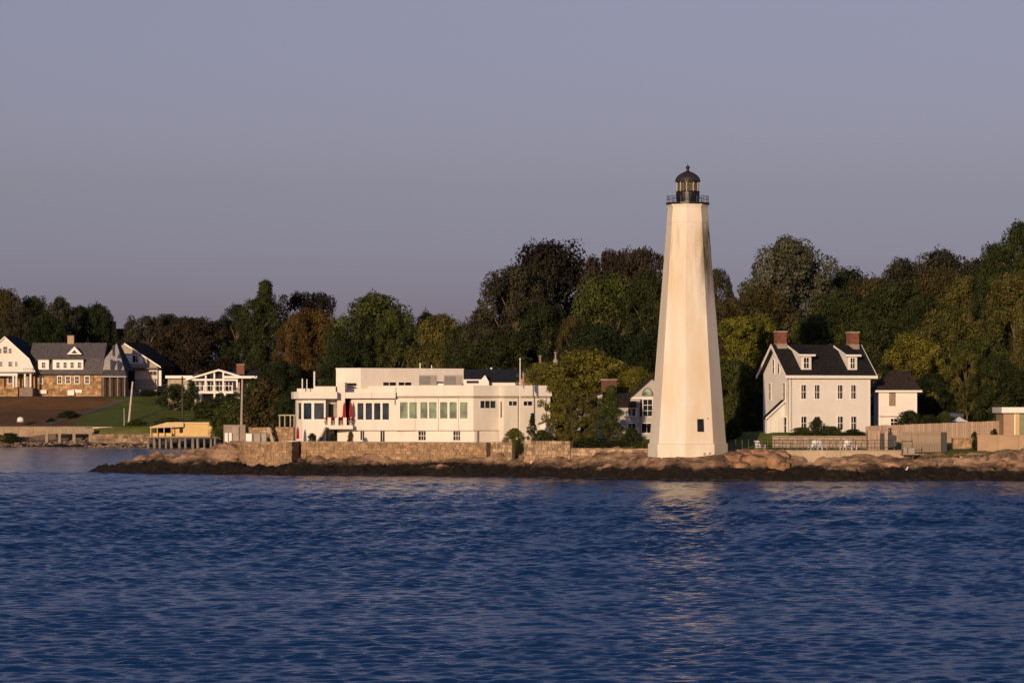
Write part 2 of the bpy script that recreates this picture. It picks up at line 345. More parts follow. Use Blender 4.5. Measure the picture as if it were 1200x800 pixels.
def build_water():
    rows = [58.0]
    while rows[-1] < 575: rows.append(rows[-1] + (min(.36, .12 + (rows[-1] - 58) * .0012) if rows[-1] < 335 else .6))
    ys = np.array(rows); y1 = ys[-1]; nc = 560
    s = np.linspace(-1, 1, nc); W = .185 * ys + 6
    X = s[None, :] * W[:, None]; Y = np.repeat(ys[:, None], nc, 1)
    dyl = np.gradient(ys)[:, None]; dxl = (2 * W / nc)[:, None]; sp = np.maximum(dyl, dxl)
    rng = np.random.default_rng(5); Z = np.zeros_like(X)
    NW = 70
    for k in range(NW):
        lam = .27 * (5.6 ** rng.random()) if k < NW - 6 else rng.uniform(2, 7)
        th = rng.normal(-.1, .48); ph = rng.random() * 6.283
        slope = SLOPE if k < NW - 6 else .008
        amp = slope * lam / 6.283; kx, ky = math.sin(th) * 6.283 / lam, math.cos(th) * 6.283 / lam
        f = np.clip((lam / sp - 1.8) / 1.6, 0, 1)
        if f.max() == 0: continue
        ph_ = kx * X + ky * Y + ph
        Z += amp * f * np.sin(ph_)
    # calmer in the lee near the rocks and in the cove behind the point; streaky gusts further out
    lee = 1 - .34 * sstep(344, 331, Y) * sstep(236, 254, Y + 6 * np.sin(X * .045) + 3 * np.sin(X * .13 + 1))
    cove = 1 - .12 * sstep(331, 344, Y)
    g = np.zeros_like(X)
    for k in range(9):
        a = rng.normal(0, .09); q = rng.uniform(8, 45)
        g += np.sin((Y + a * X * 3) * 6.283 / q + 1.2 * np.sin(X * rng.uniform(.02, .07) + k) + rng.random() * 6) / 9
    gust = np.clip(1.0 + .5 * g, .75, 1.3)
    slick = np.ones_like(X)
    for y0, w_, d_ in ((179.5, 1.6, .5), (141, 1.2, .35), (222, 2.2, .4)):
        slick *= 1 - d_ * np.exp(-((Y - y0 - 1.2 * np.sin(X * .06 + y0) - .5 * np.sin(X * .21)) / w_) ** 2)
    chop = lee * cove * gust * slick
    edge = np.clip(np.minimum(1 - np.abs(s), .04) / .04, 0, 1)[None, :] * np.clip((ys - 58) / 4, 0, 1)[:, None] * np.clip((y1 - ys) / 10, 0, 1)[:, None]
    Z = Z * chop * edge * (.84 + 1.15 * sstep(90, 205, Y))
    nr = len(ys); ix = np.arange(nr * nc).reshape(nr, nc)
    q = np.stack([ix[:-1, :-1], ix[:-1, 1:], ix[1:, 1:], ix[1:, :-1]], -1).reshape(-1, 4)
    V = np.stack([X, Y, Z], -1).reshape(-1, 3); n0 = len(V)
    V = np.concatenate([V, np.array([(-6000,-6000,0),(6000,-6000,0),(6000,9000,0),(-6000,9000,0)], float)]); ch = np.concatenate([chop.ravel(), np.ones(4)])
    ring = [[n0, n0+1, *ix[0, ::-1]], [n0+1, n0+2, *ix[::-1, -1]], [n0+2, n0+3, *ix[-1, :]], [n0+3, n0, *ix[:, 0]]]
    li = np.concatenate([q.ravel()] + [np.array(r_) for r_ in ring]).astype(np.int32)
    tot = np.concatenate([np.full(len(q), 4), [len(r_) for r_ in ring]]).astype(np.int32); st = np.concatenate([[0], np.cumsum(tot)[:-1]]).astype(np.int32)
    me = bpy.data.meshes.new('water'); me.vertices.add(len(V)); me.vertices.foreach_set('co', V.astype(np.float32).ravel())
    me.loops.add(len(li)); me.loops.foreach_set('vertex_index', li); me.polygons.add(len(tot)); me.polygons.foreach_set('loop_start', st); me.polygons.foreach_set('loop_total', tot)
    me.update(calc_edges=True); me.shade_smooth()
    a = me.attributes.new('chop', 'FLOAT', 'POINT'); a.data.foreach_set('value', ch.astype(np.float32))
    me.materials.append(M_WATER)
    o = bpy.data.objects.new('water', me); COL.objects.link(o); tag(o, 'deep blue rippled harbour water', kind='structure')
SLOPE = .045
build_water()

# ------------------------------------------------------------------ building helpers
class Frame:
    """a thing's own axes: x right, y away from the camera, z up; px/py give its sizes in metres"""
    def __init__(s, root, px0, py0, Y): s.o = root; s.px0 = px0; s.py0 = py0; s.k = Y / FPX
    def x(s, px): return (px - s.px0) * s.k
    def z(s, py): return (s.py0 - py) * s.k
    def box(s, mb, x0, x1, yt, yb, d0, d1): return mb.box(s.x(x0), s.x(x1), d0, d1, s.z(yb), s.z(yt))

def frame_at(name, px0, py0, Y, label, cat, group=None):
    o = empty(name, (PX(px0, Y), Y, PZ(py0, Y)), 0, label, cat, group)
    return Frame(o, px0, py0, Y)

def wall_open(parent, a, b, z0, z1, holes, m, name='wall', t=.3):
    """upright wall from plan point a to b (outer face on the right-hand side looking from a to b), with real openings (u0,u1,z0,z1)"""
    a = Vector((a[0], a[1], 0)); b = Vector((b[0], b[1], 0)); Lw = (b - a).length; e = (b - a) / Lw
    n = Vector((e.y, -e.x, 0))                         # outward
    us = sorted({0, Lw} | {h[0] for h in holes} | {h[1] for h in holes}); zs = sorted({z0, z1} | {h[2] for h in holes} | {h[3] for h in holes})
    mb = MB()
    P = lambda u, z, d: tuple(a + e * u - n * d + Vector((0, 0, z)))
    for i in range(len(us) - 1):
        for j in range(len(zs) - 1):
            cu, cz = (us[i] + us[i+1]) / 2, (zs[j] + zs[j+1]) / 2
            if any(h[0] < cu < h[1] and h[2] < cz < h[3] for h in holes): continue
            mb.quad(P(us[i], zs[j], 0), P(us[i+1], zs[j], 0), P(us[i+1], zs[j+1], 0), P(us[i], zs[j+1], 0))
    for h in holes:
        for (u, z, u2, z2) in ((h[0],h[2],h[1],h[2]), (h[1],h[2],h[1],h[3]), (h[1],h[3],h[0],h[3]), (h[0],h[3],h[0],h[2])):
            mb.quad(P(u, z, 0), P(u2, z2, 0), P(u2, z2, t), P(u, z, t))
    for (u, z, u2, z2) in ((0,z0,Lw,z0), (Lw,z0,Lw,z1), (Lw,z1,0,z1), (0,z1,0,z0)):
        mb.quad(P(u, z, 0), P(u, z, t), P(u2, z2, t), P(u2, z2, 0))
    mb.quad(P(0, z0, t), P(0, z1, t), P(Lw, z1, t), P(Lw, z0, t))
    return mb.build(name, m, parent), P

def window_in(parent, P, u0, u1, z0, z1, gm=None, nv=1, nh=1, fw=.07, proud=.03, deep=.14, fm=None, name='window', sill=False):
    """casing + muntins as the window, its pane and sill as sub-parts; P maps (u, z, depth) on the wall"""
    fm = fm or M_TRIM; mb = MB()
    def bar(ua, ub, za, zb, da, db):
        v = [P(u, z, d) for d in (da, db) for (u, z) in ((ua, za), (ub, za), (ub, zb), (ua, zb))]
        mb.add(v, [(0,1,2,3),(7,6,5,4),(0,4,5,1),(1,5,6,2),(2,6,7,3),(3,7,4,0)])
    bar(u0 - fw, u0, z0 - fw, z1 + fw, -proud, deep); bar(u1, u1 + fw, z0 - fw, z1 + fw, -proud, deep)
    bar(u0, u1, z0 - fw, z0, -proud, deep); bar(u0, u1, z1, z1 + fw, -proud, deep)
    for i in range(1, nv):
        u = u0 + (u1 - u0) * i / nv; bar(u - .02, u + .02, z0, z1, deep - .06, deep - .005)
    for i in range(1, nh):
        z = z0 + (z1 - z0) * i / nh; bar(u0, u1, z - .025, z + .025, deep - .07, deep - .006)
    w = mb.build(name, fm, parent)
    MB().quad(P(u0, z0, deep), P(u1, z0, deep), P(u1, z1, deep), P(u0, z1, deep)).add([P(u0, z0, deep + .02), P(u1, z0, deep + .02), P(u1, z1, deep + .02), P(u0, z1, deep + .02)], [(3, 2, 1, 0)]).build('pane', gm or M_GLASS, w)
    if sill:
        mb = MB(); bar2 = [P(u, z, d) for d in (-.1, 0) for (u, z) in ((u0 - .1, z0 - fw - .07), (u1 + .1, z0 - fw - .07), (u1 + .1, z0 - fw), (u0 - .1, z0 - fw))]
        mb.add(bar2, [(0,1,2,3),(7,6,5,4),(0,4,5,1),(1,5,6,2),(2,6,7,3),(3,7,4,0)]); mb.build('sill', fm, w)
    return w

def chimney(parent, x0, x1, y0, y1, z0, z1, m=None):
    c = MB().box(x0, x1, y0, y1, z0, z1).build('chimney', m or M_BRICK, parent)
    MB().box(x0 - .07, x1 + .07, y0 - .07, y1 + .07, z1, z1 + .12).build('chimney_cap', M_CONC2, c)
    return c

def stone_run(parent, pts, z0, z1, size=(.55, .3), m=None, seed=1, proud=.07, batter=0.0):
    """real stones laid in courses along a plan polyline (outer face on the right-hand side); joined, too small to pick apart"""
    rnd = random.Random(seed); mb = MB()
    for (a, b) in zip(pts[:-1], pts[1:]):
        a = Vector((*a, 0)); b = Vector((*b, 0)); Lw = (b - a).length; e = (b - a) / Lw; n = Vector((e.y, -e.x, 0))
        z = z0
        while z < z1 - .03:
            h = min(size[1] * rnd.uniform(.6, 1.5), z1 - z); u = -rnd.uniform(0, .25)
            while u < Lw:
                w = size[0] * rnd.uniform(.5, 1.6); ua, ub = max(0, u + .015), min(Lw, u + w - .015)
                if ub - ua > .08:
                    o = proud * rnd.uniform(.3, 1.3); t = .22; vs = []
                    za, zb = z + .012, z + h - .012
                    for (uu, zz, k) in ((ua,za,0),(ub,za,0),(ub,zb,0),(ua,zb,0)):
                        vs.append(a + e * uu - n * (t + batter * (zz - z0)) + Vector((0, 0, zz)))
                    for (uu, zz) in ((ua,za),(ub,za),(ub,zb),(ua,zb)):
                        j = .18
                        uc, zc_ = (ua + ub) / 2, (za + zb) / 2
                        vs.append(a + e * (uu + (uc - uu) * j * rnd.random()) + n * (o * rnd.uniform(.6, 1.2) - batter * (zz - z0)) + Vector((0, 0, zz + (zc_ - zz) * j * rnd.random())))
                    mb.add(vs, [(4,5,6,7),(0,4,7,3),(1,2,6,5),(0,1,5,4),(3,7,6,2)])
                u += w
            z += h
    o = mb.build('stones', m or M_STONE, parent); o['kind'] = 'stuff'; return o

def stone_wall(name, pts, z0, z1, thick, label, m=None, size=(.55, .3), seed=1, cap=None, cat='wall'):
    """free run of masonry: mortar core, laid stones, optional cap"""
    root = empty(name, (pts[0][0], pts[0][1], z0), 0, label, cat)
    L = [(p[0] - pts[0][0], p[1] - pts[0][1]) for p in pts]
    mb = MB()
    for a, b in zip(L[:-1], L[1:]):
        A = Vector((*a, 0)); B = Vector((*b, 0)); e = (B - A).normalized(); n = Vector((e.y, -e.x, 0))
        q = [A - n * .02, B - n * .02, B - n * thick, A - n * thick]
        mb.add([(p.x, p.y, -.6) for p in q] + [(p.x, p.y, z1 - z0 - .02) for p in q], [(0,3,2,1),(4,5,6,7),(0,1,5,4),(1,2,6,5),(2,3,7,6),(3,0,4,7)])
    mb.build('core', M_MORTAR, root)
    stone_run(root, L, -.5, z1 - z0, size, m, seed)
    if cap:
        mb = MB()
        for a, b in zip(L[:-1], L[1:]):
            A = Vector((*a, 0)); B = Vector((*b, 0)); e = (B - A).normalized(); n = Vector((e.y, -e.x, 0))
            q = [A + n * .1, B + n * .1, B - n * (thick + .05), A - n * (thick + .05)]
            mb.add([(p.x, p.y, z1 - z0) for p in q] + [(p.x, p.y, z1 - z0 + cap) for p in q], [(0,3,2,1),(4,5,6,7),(0,1,5,4),(1,2,6,5),(2,3,7,6),(3,0,4,7)])
        mb.build('coping', M_CONC2, root)
    return root

# ------------------------------------------------------------------ lighthouse
def lighthouse():
    Y = 306.0; cx = PX(806, Y); z0 = PZ(534, Y); k = Y / FPX
    root = empty('lighthouse', (cx, Y, z0), 0, 'tall white octagonal lighthouse with black lantern on the rock ledge', 'lighthouse')
    A0 = math.atan2(-1, 0) - R(6.8)                     # one arris turned almost to the camera
    Ht = (534 - 240) * k; zb = (534 - 519) * k
    m = bpy.data.materials.new('whitewashed_masonry'); m.use_nodes = True; nt = m.node_tree; L = nt.links; N = nt.nodes.new
    b = nt.nodes['Principled BSDF']; b.inputs['Roughness'].default_value = .75; b.inputs['Specular IOR Level'].default_value = .2
    tc = N('ShaderNodeTexCoord')
    def noise(s, st, det=5, rough=.6):
        mp = N('ShaderNodeMapping'); mp.inputs['Scale'].default_value = st; L.new(tc.outputs['Object'], mp.inputs[0])
        n = N('ShaderNodeTexNoise'); n.inputs['Scale'].default_value = s; n.inputs['Detail'].default_value = det; n.inputs['Roughness'].default_value = rough
        L.new(mp.outputs[0], n.inputs['Vector']); return n.outputs['Fac']
    def ramp(f, p0, p1):
        r = N('ShaderNodeMapRange'); r.inputs[1].default_value = p0; r.inputs[2].default_value = p1; L.new(f, r.inputs[0]); return r.outputs[0]
    def mul(a, c, v=None):
        x = N('ShaderNodeMath'); x.operation = 'MULTIPLY'; L.new(a, x.inputs[0])
        if v is None: L.new(c, x.inputs[1])
        else: x.inputs[1].default_value = v
        return x.outputs[0]
    def mix(f, a, col):
        x = N('ShaderNodeMix'); x.data_type = 'RGBA'; L.new(f, x.inputs[0]); x.inputs[7].default_value = (*col, 1)
        if isinstance(a, tuple): x.inputs[6].default_value = (*a, 1)
        else: L.new(a, x.inputs[6])
        return x.outputs[2]
    sp = N('ShaderNodeSeparateXYZ'); L.new(tc.outputs['Object'], sp.inputs[0])
    wash = mix(mul(ramp(noise(.45, (1, 1, .25)), .36, .66), None, .8), (.80, .76, .67), (.70, .57, .38))
    hi = ramp(sp.outputs['Z'], 14.5, 19.5); top = ramp(sp.outputs['Z'], 22.6, 21.2)
    run = mul(mul(ramp(noise(.8, (1.6, 1.6, .12), 4), .50, .72), hi), top)
    wash = mix(mul(run, None, .75), wash, (.50, .36, .17))
    east = ramp(sp.outputs['X'], .7, 1.5)               # algae on the weather side below the gallery
    alg = mul(mul(mul(ramp(noise(1.1, (1, 1, .16), 5), .34, .52), east), ramp(sp.outputs['Z'], 13.0, 18.5)), top)
    wash = mix(mul(alg, None, .92), wash, (.10, .085, .03))
    spots = ramp(noise(.55, (1, 1, .9), 5, .7), .66, .74)
    wash = mix(mul(mul(spots, hi), None, .6), wash, (.33, .19, .09))
    L.new(wash, b.inputs['Base Color'])
    bp = N('ShaderNodeBump'); bp.inputs['Strength'].default_value = .3; bp.inputs['Distance'].default_value = .06
    L.new(noise(2.4, (1, 1, 1.5), 7), bp.inputs['Height']); L.new(bp.outputs[0], b.inputs['Normal'])
    Rb, Rt = 3.76, 1.87
    rz = lambda z: Rb + (Rt - Rb) * z / Ht
    MB().lathe([(rz(zb) , zb), (rz((534-262)*k), (534-262)*k), (rz((534-262)*k)+.03, (534-261.5)*k), (Rt+.02, Ht - .35), (Rt+.10, Ht - .12), (Rt + .14, Ht)], 8, a0=A0).build('tower', m, root)
    MB().lathe([(Rb + .06, -.5), (Rb + .05, zb - .06), (rz(zb) + .01, zb)], 8, a0=A0).build('plinth', m, root)
    # gallery
    MB().lathe([(Rt + .14, Ht), (Rt + .22, Ht + .04), (Rt + .22, Ht + .17), (Rt + .1, Ht + .19)], 16).build('gallery_deck', M_BLACK, root)
    rail = MB(); zg = Ht + .17; hr = .62; rr = Rt + .12
    for i in range(16):
        a0, a1 = 2 * math.pi * i / 16, 2 * math.pi * (i + 1) / 16
        for h in (hr, hr * .55):
            rail.tube((math.cos(a0)*rr, math.sin(a0)*rr, zg+h), (math.cos(a1)*rr, math.sin(a1)*rr, zg+h), .022, n=6)
    rl = rail.build('railing', M_BLACK, root)
    pm = MB().tube((0, 0, 0), (0, 0, hr + .03), .028, n=6)
    first = None
    for i in range(16):
        a = 2 * math.pi * i / 16; loc = (math.cos(a)*rr, math.sin(a)*rr, zg)
        if first is None: first = pm.build('railing_post', M_BLACK, rl); first.location = loc
        else: share('railing_post', first.data, rl, loc)
    # lantern
    zd = zg; zl = (534 - 225) * k; ze = (534 - 213) * k; r = 1.08
    MB().lathe([(r, zd), (r, zd + .3), (r + .04, zd + .33), (r + .04, zl - .07), (r + .07, zl - .05), (r + .07, zl)], 24).build('lantern_drum', M_BLACK, root)
    mcream = mat('cream_astragal', (.62, .50, .33), .5, .05, 2)
    mg = bpy.data.materials.new('lantern_glass'); mg.use_nodes = True; g = mg.node_tree.nodes['Principled BSDF']
    g.inputs['Base Color'].default_value = (.5, .45, .38, 1); g.inputs['Roughness'].default_value = .05; g.inputs['Transmission Weight'].default_value = .85; g.inputs['IOR'].default_value = 1.1
    gl = MB().lathe([(r, zl), (r + .05, zl + .04), (r + .02, zl + .08)], 10).build('lantern_sill', M_BLACK, root)
    n = 10
    for i in range(n):
        a, a2 = 2*math.pi*(i+.25)/n, 2*math.pi*(i+1.25)/n; ra = r - .03
        p0, p1 = (math.cos(a)*ra, math.sin(a)*ra), (math.cos(a2)*ra, math.sin(a2)*ra)
        MB().tube((*p0, zl), (*p0, ze), .038, n=6).build('mullion', mcream, root)
        q0, q1 = (p0[0]*.985, p0[1]*.985), (p1[0]*.985, p1[1]*.985)
        MB().add([(*p0, zl+.08), (*p1, zl+.08), (*p1, ze-.05), (*p0, ze-.05), (*q0, zl+.08), (*q1, zl+.08), (*q1, ze-.05), (*q0, ze-.05)],
                 [(0,1,2,3),(7,6,5,4),(0,4,5,1),(1,5,6,2),(2,6,7,3),(3,7,4,0)]).build('pane', mg, root)
    MB().lathe([(r + .01, ze - .08), (r + .03, ze)], 20).build('lantern_head', M_BLACK, root)
    MB().lathe([(.12, zl - .05), (.16, zl + .1), (.36, zl + .2), (.42, zl + .5), (.30, ze - .1), (.1, ze)], 16).build('lens', glass('lens_glass', (.07, .045, .02), .1, .8), root, smooth=True)
    MB().lathe([(.1, zl - .02), (r - .06, zl - .02), (r - .06, zl - .01)], 16).build('lantern_floor', M_BLACK, root)
    rf = [(r + .15, ze), (r + .15, ze + .08)] + [((r + .1) * math.cos(t) ** 1.55 + .02, ze + .08 + .95 * math.sin(t)) for t in np.linspace(.05, 1.42, 9)]
    dome = MB().lathe(rf, 20).build('lantern_roof', mat('roof_iron', (.035, .033, .035), .5, .25, 3, spec=.4), root)
    zt = rf[-1][1]
    MB().lathe([(.19, zt - .05), (.13, zt + .1), (.11, zt + .18), (.16, zt + .24), (.2, zt + .33), (.17, zt + .43), (.08, zt + .5), (.04, zt + .53)], 14).build('ball_vent', M_BLACK, dome, smooth=True)
    MB().tube((0, 0, zt + .5), (0, 0, zt + .85), .03, .012, 6).build('lightning_rod', M_BLACK, dome)
    # the small low window of the right front face
    va = [A0 + R(45) * i for i in range(8)]
    def face_pt(i, u, z, d):
        rz_ = rz(z); a, b2 = va[i], va[i + 1]
        p = Vector((math.cos(a) * rz_, math.sin(a) * rz_, z)).lerp(Vector((math.cos(b2) * rz_, math.sin(b2) * rz_, z)), u)
        nn = Vector((math.cos((a + b2) / 2), math.sin((a + b2) / 2), 0)); return tuple(p - nn * d)
    P = lambda u, z, d: face_pt(0, u, z, d)
    zw0, zw1 = (534 - 505) * k, (534 - 491) * k
    window_in(root, P, .47, .47 + .17, zw0, zw1, M_GLASS, 1, 2, fw=.035, proud=.06, deep=-.03, fm=M_BLACK)
    vent = MB().box(-.12, .12, -.05, .05, -.12, .12)
    v1 = vent.build('vent', M_CONC2, root); v1.location = face_pt(0, .86, .25, -.02); v1.rotation_euler.z = (va[0] + va[1]) / 2 + math.pi / 2
    v2 = share('vent', v1.data, root, face_pt(0, .67, .22, -.02), rot=(0, 0, v1.rotation_euler.z))
    share('vent', v1.data, root, face_pt(0, .84, (534-490)*k, -.01), (.45, 1, .6), (0, 0, v1.rotation_euler.z))
lighthouse()

# ------------------------------------------------------------------ keeper's house right of the tower
def gable_roof(parent, L, D, ze, zr, over=.45, ends=.35, m=None, name='roof', thick=.16, x0=0):
    """ridge along x; house plan x0..x0+L by 0..D"""
    mb = MB(); sl = (zr - ze) / (D / 2); yo = -over; zo = ze - over * sl
    pr = [(yo, zo), (D / 2, zr), (D + over, zo), (D + over, zo + thick), (D / 2, zr + thick), (yo, zo + thick)]
    return mb.prism(pr, 'x', x0 - ends, x0 + L + ends).build(name, m or M_ROOF, parent)

def keepers_house():
    Y = 322.0; th = R(21); k = Y / FPX
    x0 = PX(925, Y); zb = PZ(512, Y)
    root = empty('keepers_house', (x0, Y, zb), th, 'white three-storey house with two brick chimneys and dormers, right of the lighthouse', 'house')
    root.rotation_euler.z = th
    W = (1027 - 925) * k / math.cos(th - R(5.5)) ; D = 6.1
    s = k / math.cos(th - R(5.5))
    ux = lambda px: (px - 925) * s
    z = lambda py: (512 - py) * k
    ze, zr = z(438), z(404.5)
    holes = []
    for (a, b) in ((940, 946), (957, 963), (986, 992), (1003, 1009)):
        holes += [(ux(a), ux(b), z(467), z(451)), (ux(a), ux(b + .6), z(503.5), z(488))]
    w, P = wall_open(root, (0, 0), (W, 0), -.8, ze, holes, M_CLAP)
    for h in holes: window_in(root, P, *h, M_GLASS, 2, 2, fw=.09, sill=True)
    # left gable wall with openings seen edge-on
    gh = []
    gd = lambda f: D * f
    for f0, f1, za, zb_ in ((.16, .26, 468, 449), (.70, .80, 468, 449), (.10, .22, 508, 489), (.5, .62, 511, 489)):
        gh.append((D - gd(f1), D - gd(f0), z(za), z(zb_)))
    wg, Pg = wall_open(root, (0, D), (0, .0), -.8, ze, gh, M_CLAP, name='gable_wall')
    for h in gh: window_in(root, Pg, *h, M_GLASS, 1, 2, fw=.11, proud=.05)
    MB().prism([(0.001, ze), (D - .001, ze), (D / 2, zr - .03)], 'x', 0, .3).build('gable_wall', M_CLAP, root)
    gw = lambda u, zz, d: (-.005 + d, u, zz)
    for u in (D * .36, D * .56):
        window_in(root, lambda a, zz, d: (-.03 + d, D - a, zz), D - u - .45, D - u, z(437), z(421), M_GLASS, 1, 2, fw=.1, proud=.05, deep=.02)
    MB().box(.3, W, .3, D, -.8, ze).build('body', M_CLAP, root)
    MB().prism([(0, ze), (D, ze), (D / 2, zr - .03)], 'x', W - .3, W).build('gable_wall', M_CLAP, root)
    # roof, fascia, rakes
    rf = gable_roof(root, W, D, ze + .05, zr, .40, .55)
    sl = (zr - ze) / (D / 2)
    zo = ze + .05 - .40 * sl
    MB().box(-.58, W + .6, -.56, -.41, zo - .12, zo + .18).build('eave_fascia', M_TRIM, root)
    for xx in (-.62, W + .55):
        for sgn in (0, 1):
            ya, yb = (-.42, D / 2) if not sgn else (D + .42, D / 2)
            MB().add([(xx, ya, zo - .12), (xx, yb, zr - .18), (xx, yb, zr + .17), (xx, ya, zo + .19), (xx + .07, ya, zo - .12), (xx + .07, yb, zr - .18), (xx + .07, yb, zr + .17), (xx + .07, ya, zo + .19)],
                     [(0,1,2,3),(7,6,5,4),(0,4,5,1),(1,5,6,2),(2,6,7,3),(3,7,4,0)]).build('rake_board', M_TRIM, root)
    MB().box(-.02, .14, -.03, .1, -.7, ze - .1).build('corner_board', M_TRIM, root)
    MB().box(W - .14, W + .02, -.03, .1, -.7, ze - .1).build('corner_board', M_TRIM, root)
    # shed dormers
    for (a, b) in ((941, 954), (1000, 1012)):
        xa, xb = ux(a), ux(b); zt, zb_ = z(416), z(433.5); yf = .25
        yrt = D / 2 - .25; zrt = zr - .05
        cheek = [(yf, zb_ - .3), (yf, zt), (yrt, zrt), (yf + .3, zb_ - .3)]
        d = MB().prism(cheek, 'x', xa, xb).build('dormer', M_CLAP, root)
        Pd = lambda u, zz, dd: (u, yf - .02 + dd, zz)
        window_in(d, Pd, xa + .30, xb - .30, zb_ + .2, zt - .25, M_GLASS, 2, 2, fw=.1, proud=.04, deep=.005, name='dormer_window')
        MB().add([(xa-.28, yf-.3, zt-.06), (xb+.28, yf-.3, zt-.06), (xb+.28, yrt, zrt), (xa-.28, yrt, zrt), (xa-.28, yf-.3, zt+.1), (xb+.28, yf-.3, zt+.1), (xb+.28, yrt, zrt+.16), (xa-.28, yrt, zrt+.16)],
                 [(0,3,2,1),(4,5,6,7),(0,1,5,4),(1,2,6,5),(2,3,7,6),(3,0,4,7)]).build('dormer_roof', M_ROOF, d)
        MB().box(xa - .3, xb + .3, yf - .36, yf - .3, zt - .1, zt + .1).build('dormer_fascia', M_TRIM, d)
        MB().add([(xa-.34, yf-.3, zt-.1), (xa-.34, yrt, zrt-.05), (xa-.34, yrt, zrt+.15), (xa-.34, yf-.3, zt+.1), (xa-.285, yf-.3, zt-.1), (xa-.285, yrt, zrt-.05), (xa-.285, yrt, zrt+.15), (xa-.285, yf-.3, zt+.1)],
                 [(0,1,2,3),(7,6,5,4),(0,4,5,1),(1,5,6,2),(2,6,7,3),(3,7,4,0)]).build('dormer_rake', M_TRIM, d)
    zc = z(388.5)
    for px in (914, 1006):
        xc = ux(px) + (D / 2) * math.tan(th + R(4.5)) * 1.0
        c = chimney(root, xc - .5, xc + .5, D / 2 - .45, D / 2 + .45, zr - .5, zc)
        MB().box(xc - .53, xc + .53, D / 2 - .48, D / 2 + .48, zr - .5, zr + .22).build('flashing', M_CONC2, c)
    # lean-to on the left end
    lx = -1.9
    MB().add([(lx, 1.2, -.8), (0, 1.2, -.8), (0, 1.2, z(471)), (lx, 1.2, z(489)), (lx, 1.7, -.8), (0, 1.7, -.8), (0, 1.7, z(471)), (lx, 1.7, z(489))],
             [(0,1,2,3),(7,6,5,4),(0,4,5,1),(1,5,6,2),(2,6,7,3),(3,7,4,0)]).build('lean_to', M_CLAP, root)
    MB().add([(lx - .3, .9, z(490)-.1), (0, .9, z(469.5)), (0, .9, z(469.5)+.15), (lx - .3, .9, z(490)+.05), (lx - .3, 1.75, z(490)-.1), (0, 1.75, z(469.5)), (0, 1.75, z(469.5)+.15), (lx - .3, 1.75, z(490)+.05)],
             [(0,1,2,3),(7,6,5,4),(0,4,5,1),(1,5,6,2),(2,6,7,3),(3,7,4,0)]).build('lean_to_roof', M_ROOF, root)
    MB().add([(lx - .32, .82, z(490)-.16), (0, .82, z(470)), (0, .82, z(469.5)+.15), (lx - .32, .82, z(490)+.07), (lx - .32, .9, z(490)-.16), (0, .9, z(470)), (0, .9, z(469.5)+.15), (lx - .32, .9, z(490)+.07)],
             [(0,1,2,3),(7,6,5,4),(0,4,5,1),(1,5,6,2),(2,6,7,3),(3,7,4,0)]).build('lean_to_rake', M_TRIM, root)
    for i, (a, b) in enumerate(((lx + .1, lx + .35), (lx + .95, lx + 1.25))):
        MB().box(a, b, 1.1, 1.2, -.7, z(489)).build('pilaster', M_TRIM, root)
    MB().box(lx + .4, lx + .9, 1.14, 1.2, -.5, z(492)).build('door', M_TRIM, root)
keepers_house()

def annex():
    Y = 329.0; k = Y / FPX
    fr = frame_at('annex_house', 1030.5, 512, Y, 'small white two-storey annex with dark brown hipped roof beside the keeper house', 'house')
    x0, x1, z = 0, fr.x(1074), fr.z
    root = fr.o; D = 5.0
    holes = [(fr.x(1042.5), fr.x(1049), z(475), z(460)), (fr.x(1044), fr.x(1051), z(498), z(490.5))]
    w, P = wall_open(root, (x0, 0), (x1, 0), -.5, z(458), holes, M_CLAP)
    window_in(root, P, *holes[0], M_WOOD, 4, 1, fw=.05, fm=M_WOOD, name='shutter'); window_in(root, P, *holes[1], M_GLASS, 2, 2)
    MB().box(x0, x1, -.06, -.005, z(488.5), z(487.2)).build('belt_course', M_CONC2, root)
    MB().box(x0 + .001, x1 - .001, .3, D, -.5, z(458)).build('body', M_CLAP, root)
    e = .5; ze = z(457.5); zt = z(433.5)
    a = [(x0-e, -e, ze), (x1+e, -e, ze), (x1+e, D+e, ze), (x0-e, D+e, ze), (fr.x(1047), D/2, zt), (fr.x(1068), D/2, zt)]
    MB().add(a, [(3,2,1,0),(0,1,5,4),(1,2,5),(2,3,4,5),(3,0,4)]).build('roof', M_ROOF2, root)
    MB().box(x0 - e - .02, x1 + e + .02, -e - .05, -e + .02, ze - .16, ze + .03).build('eave_fascia', M_TRIM, root)
    MB().box(x0 - .07, x0 + .08, -.04, .06, -.4, ze - .16).build('corner_board', M_TRIM, root)
    MB().box(x1 - .08, x1 + .05, -.04, .06, -.4, ze - .16).build('corner_board', M_TRIM, root)
annex()

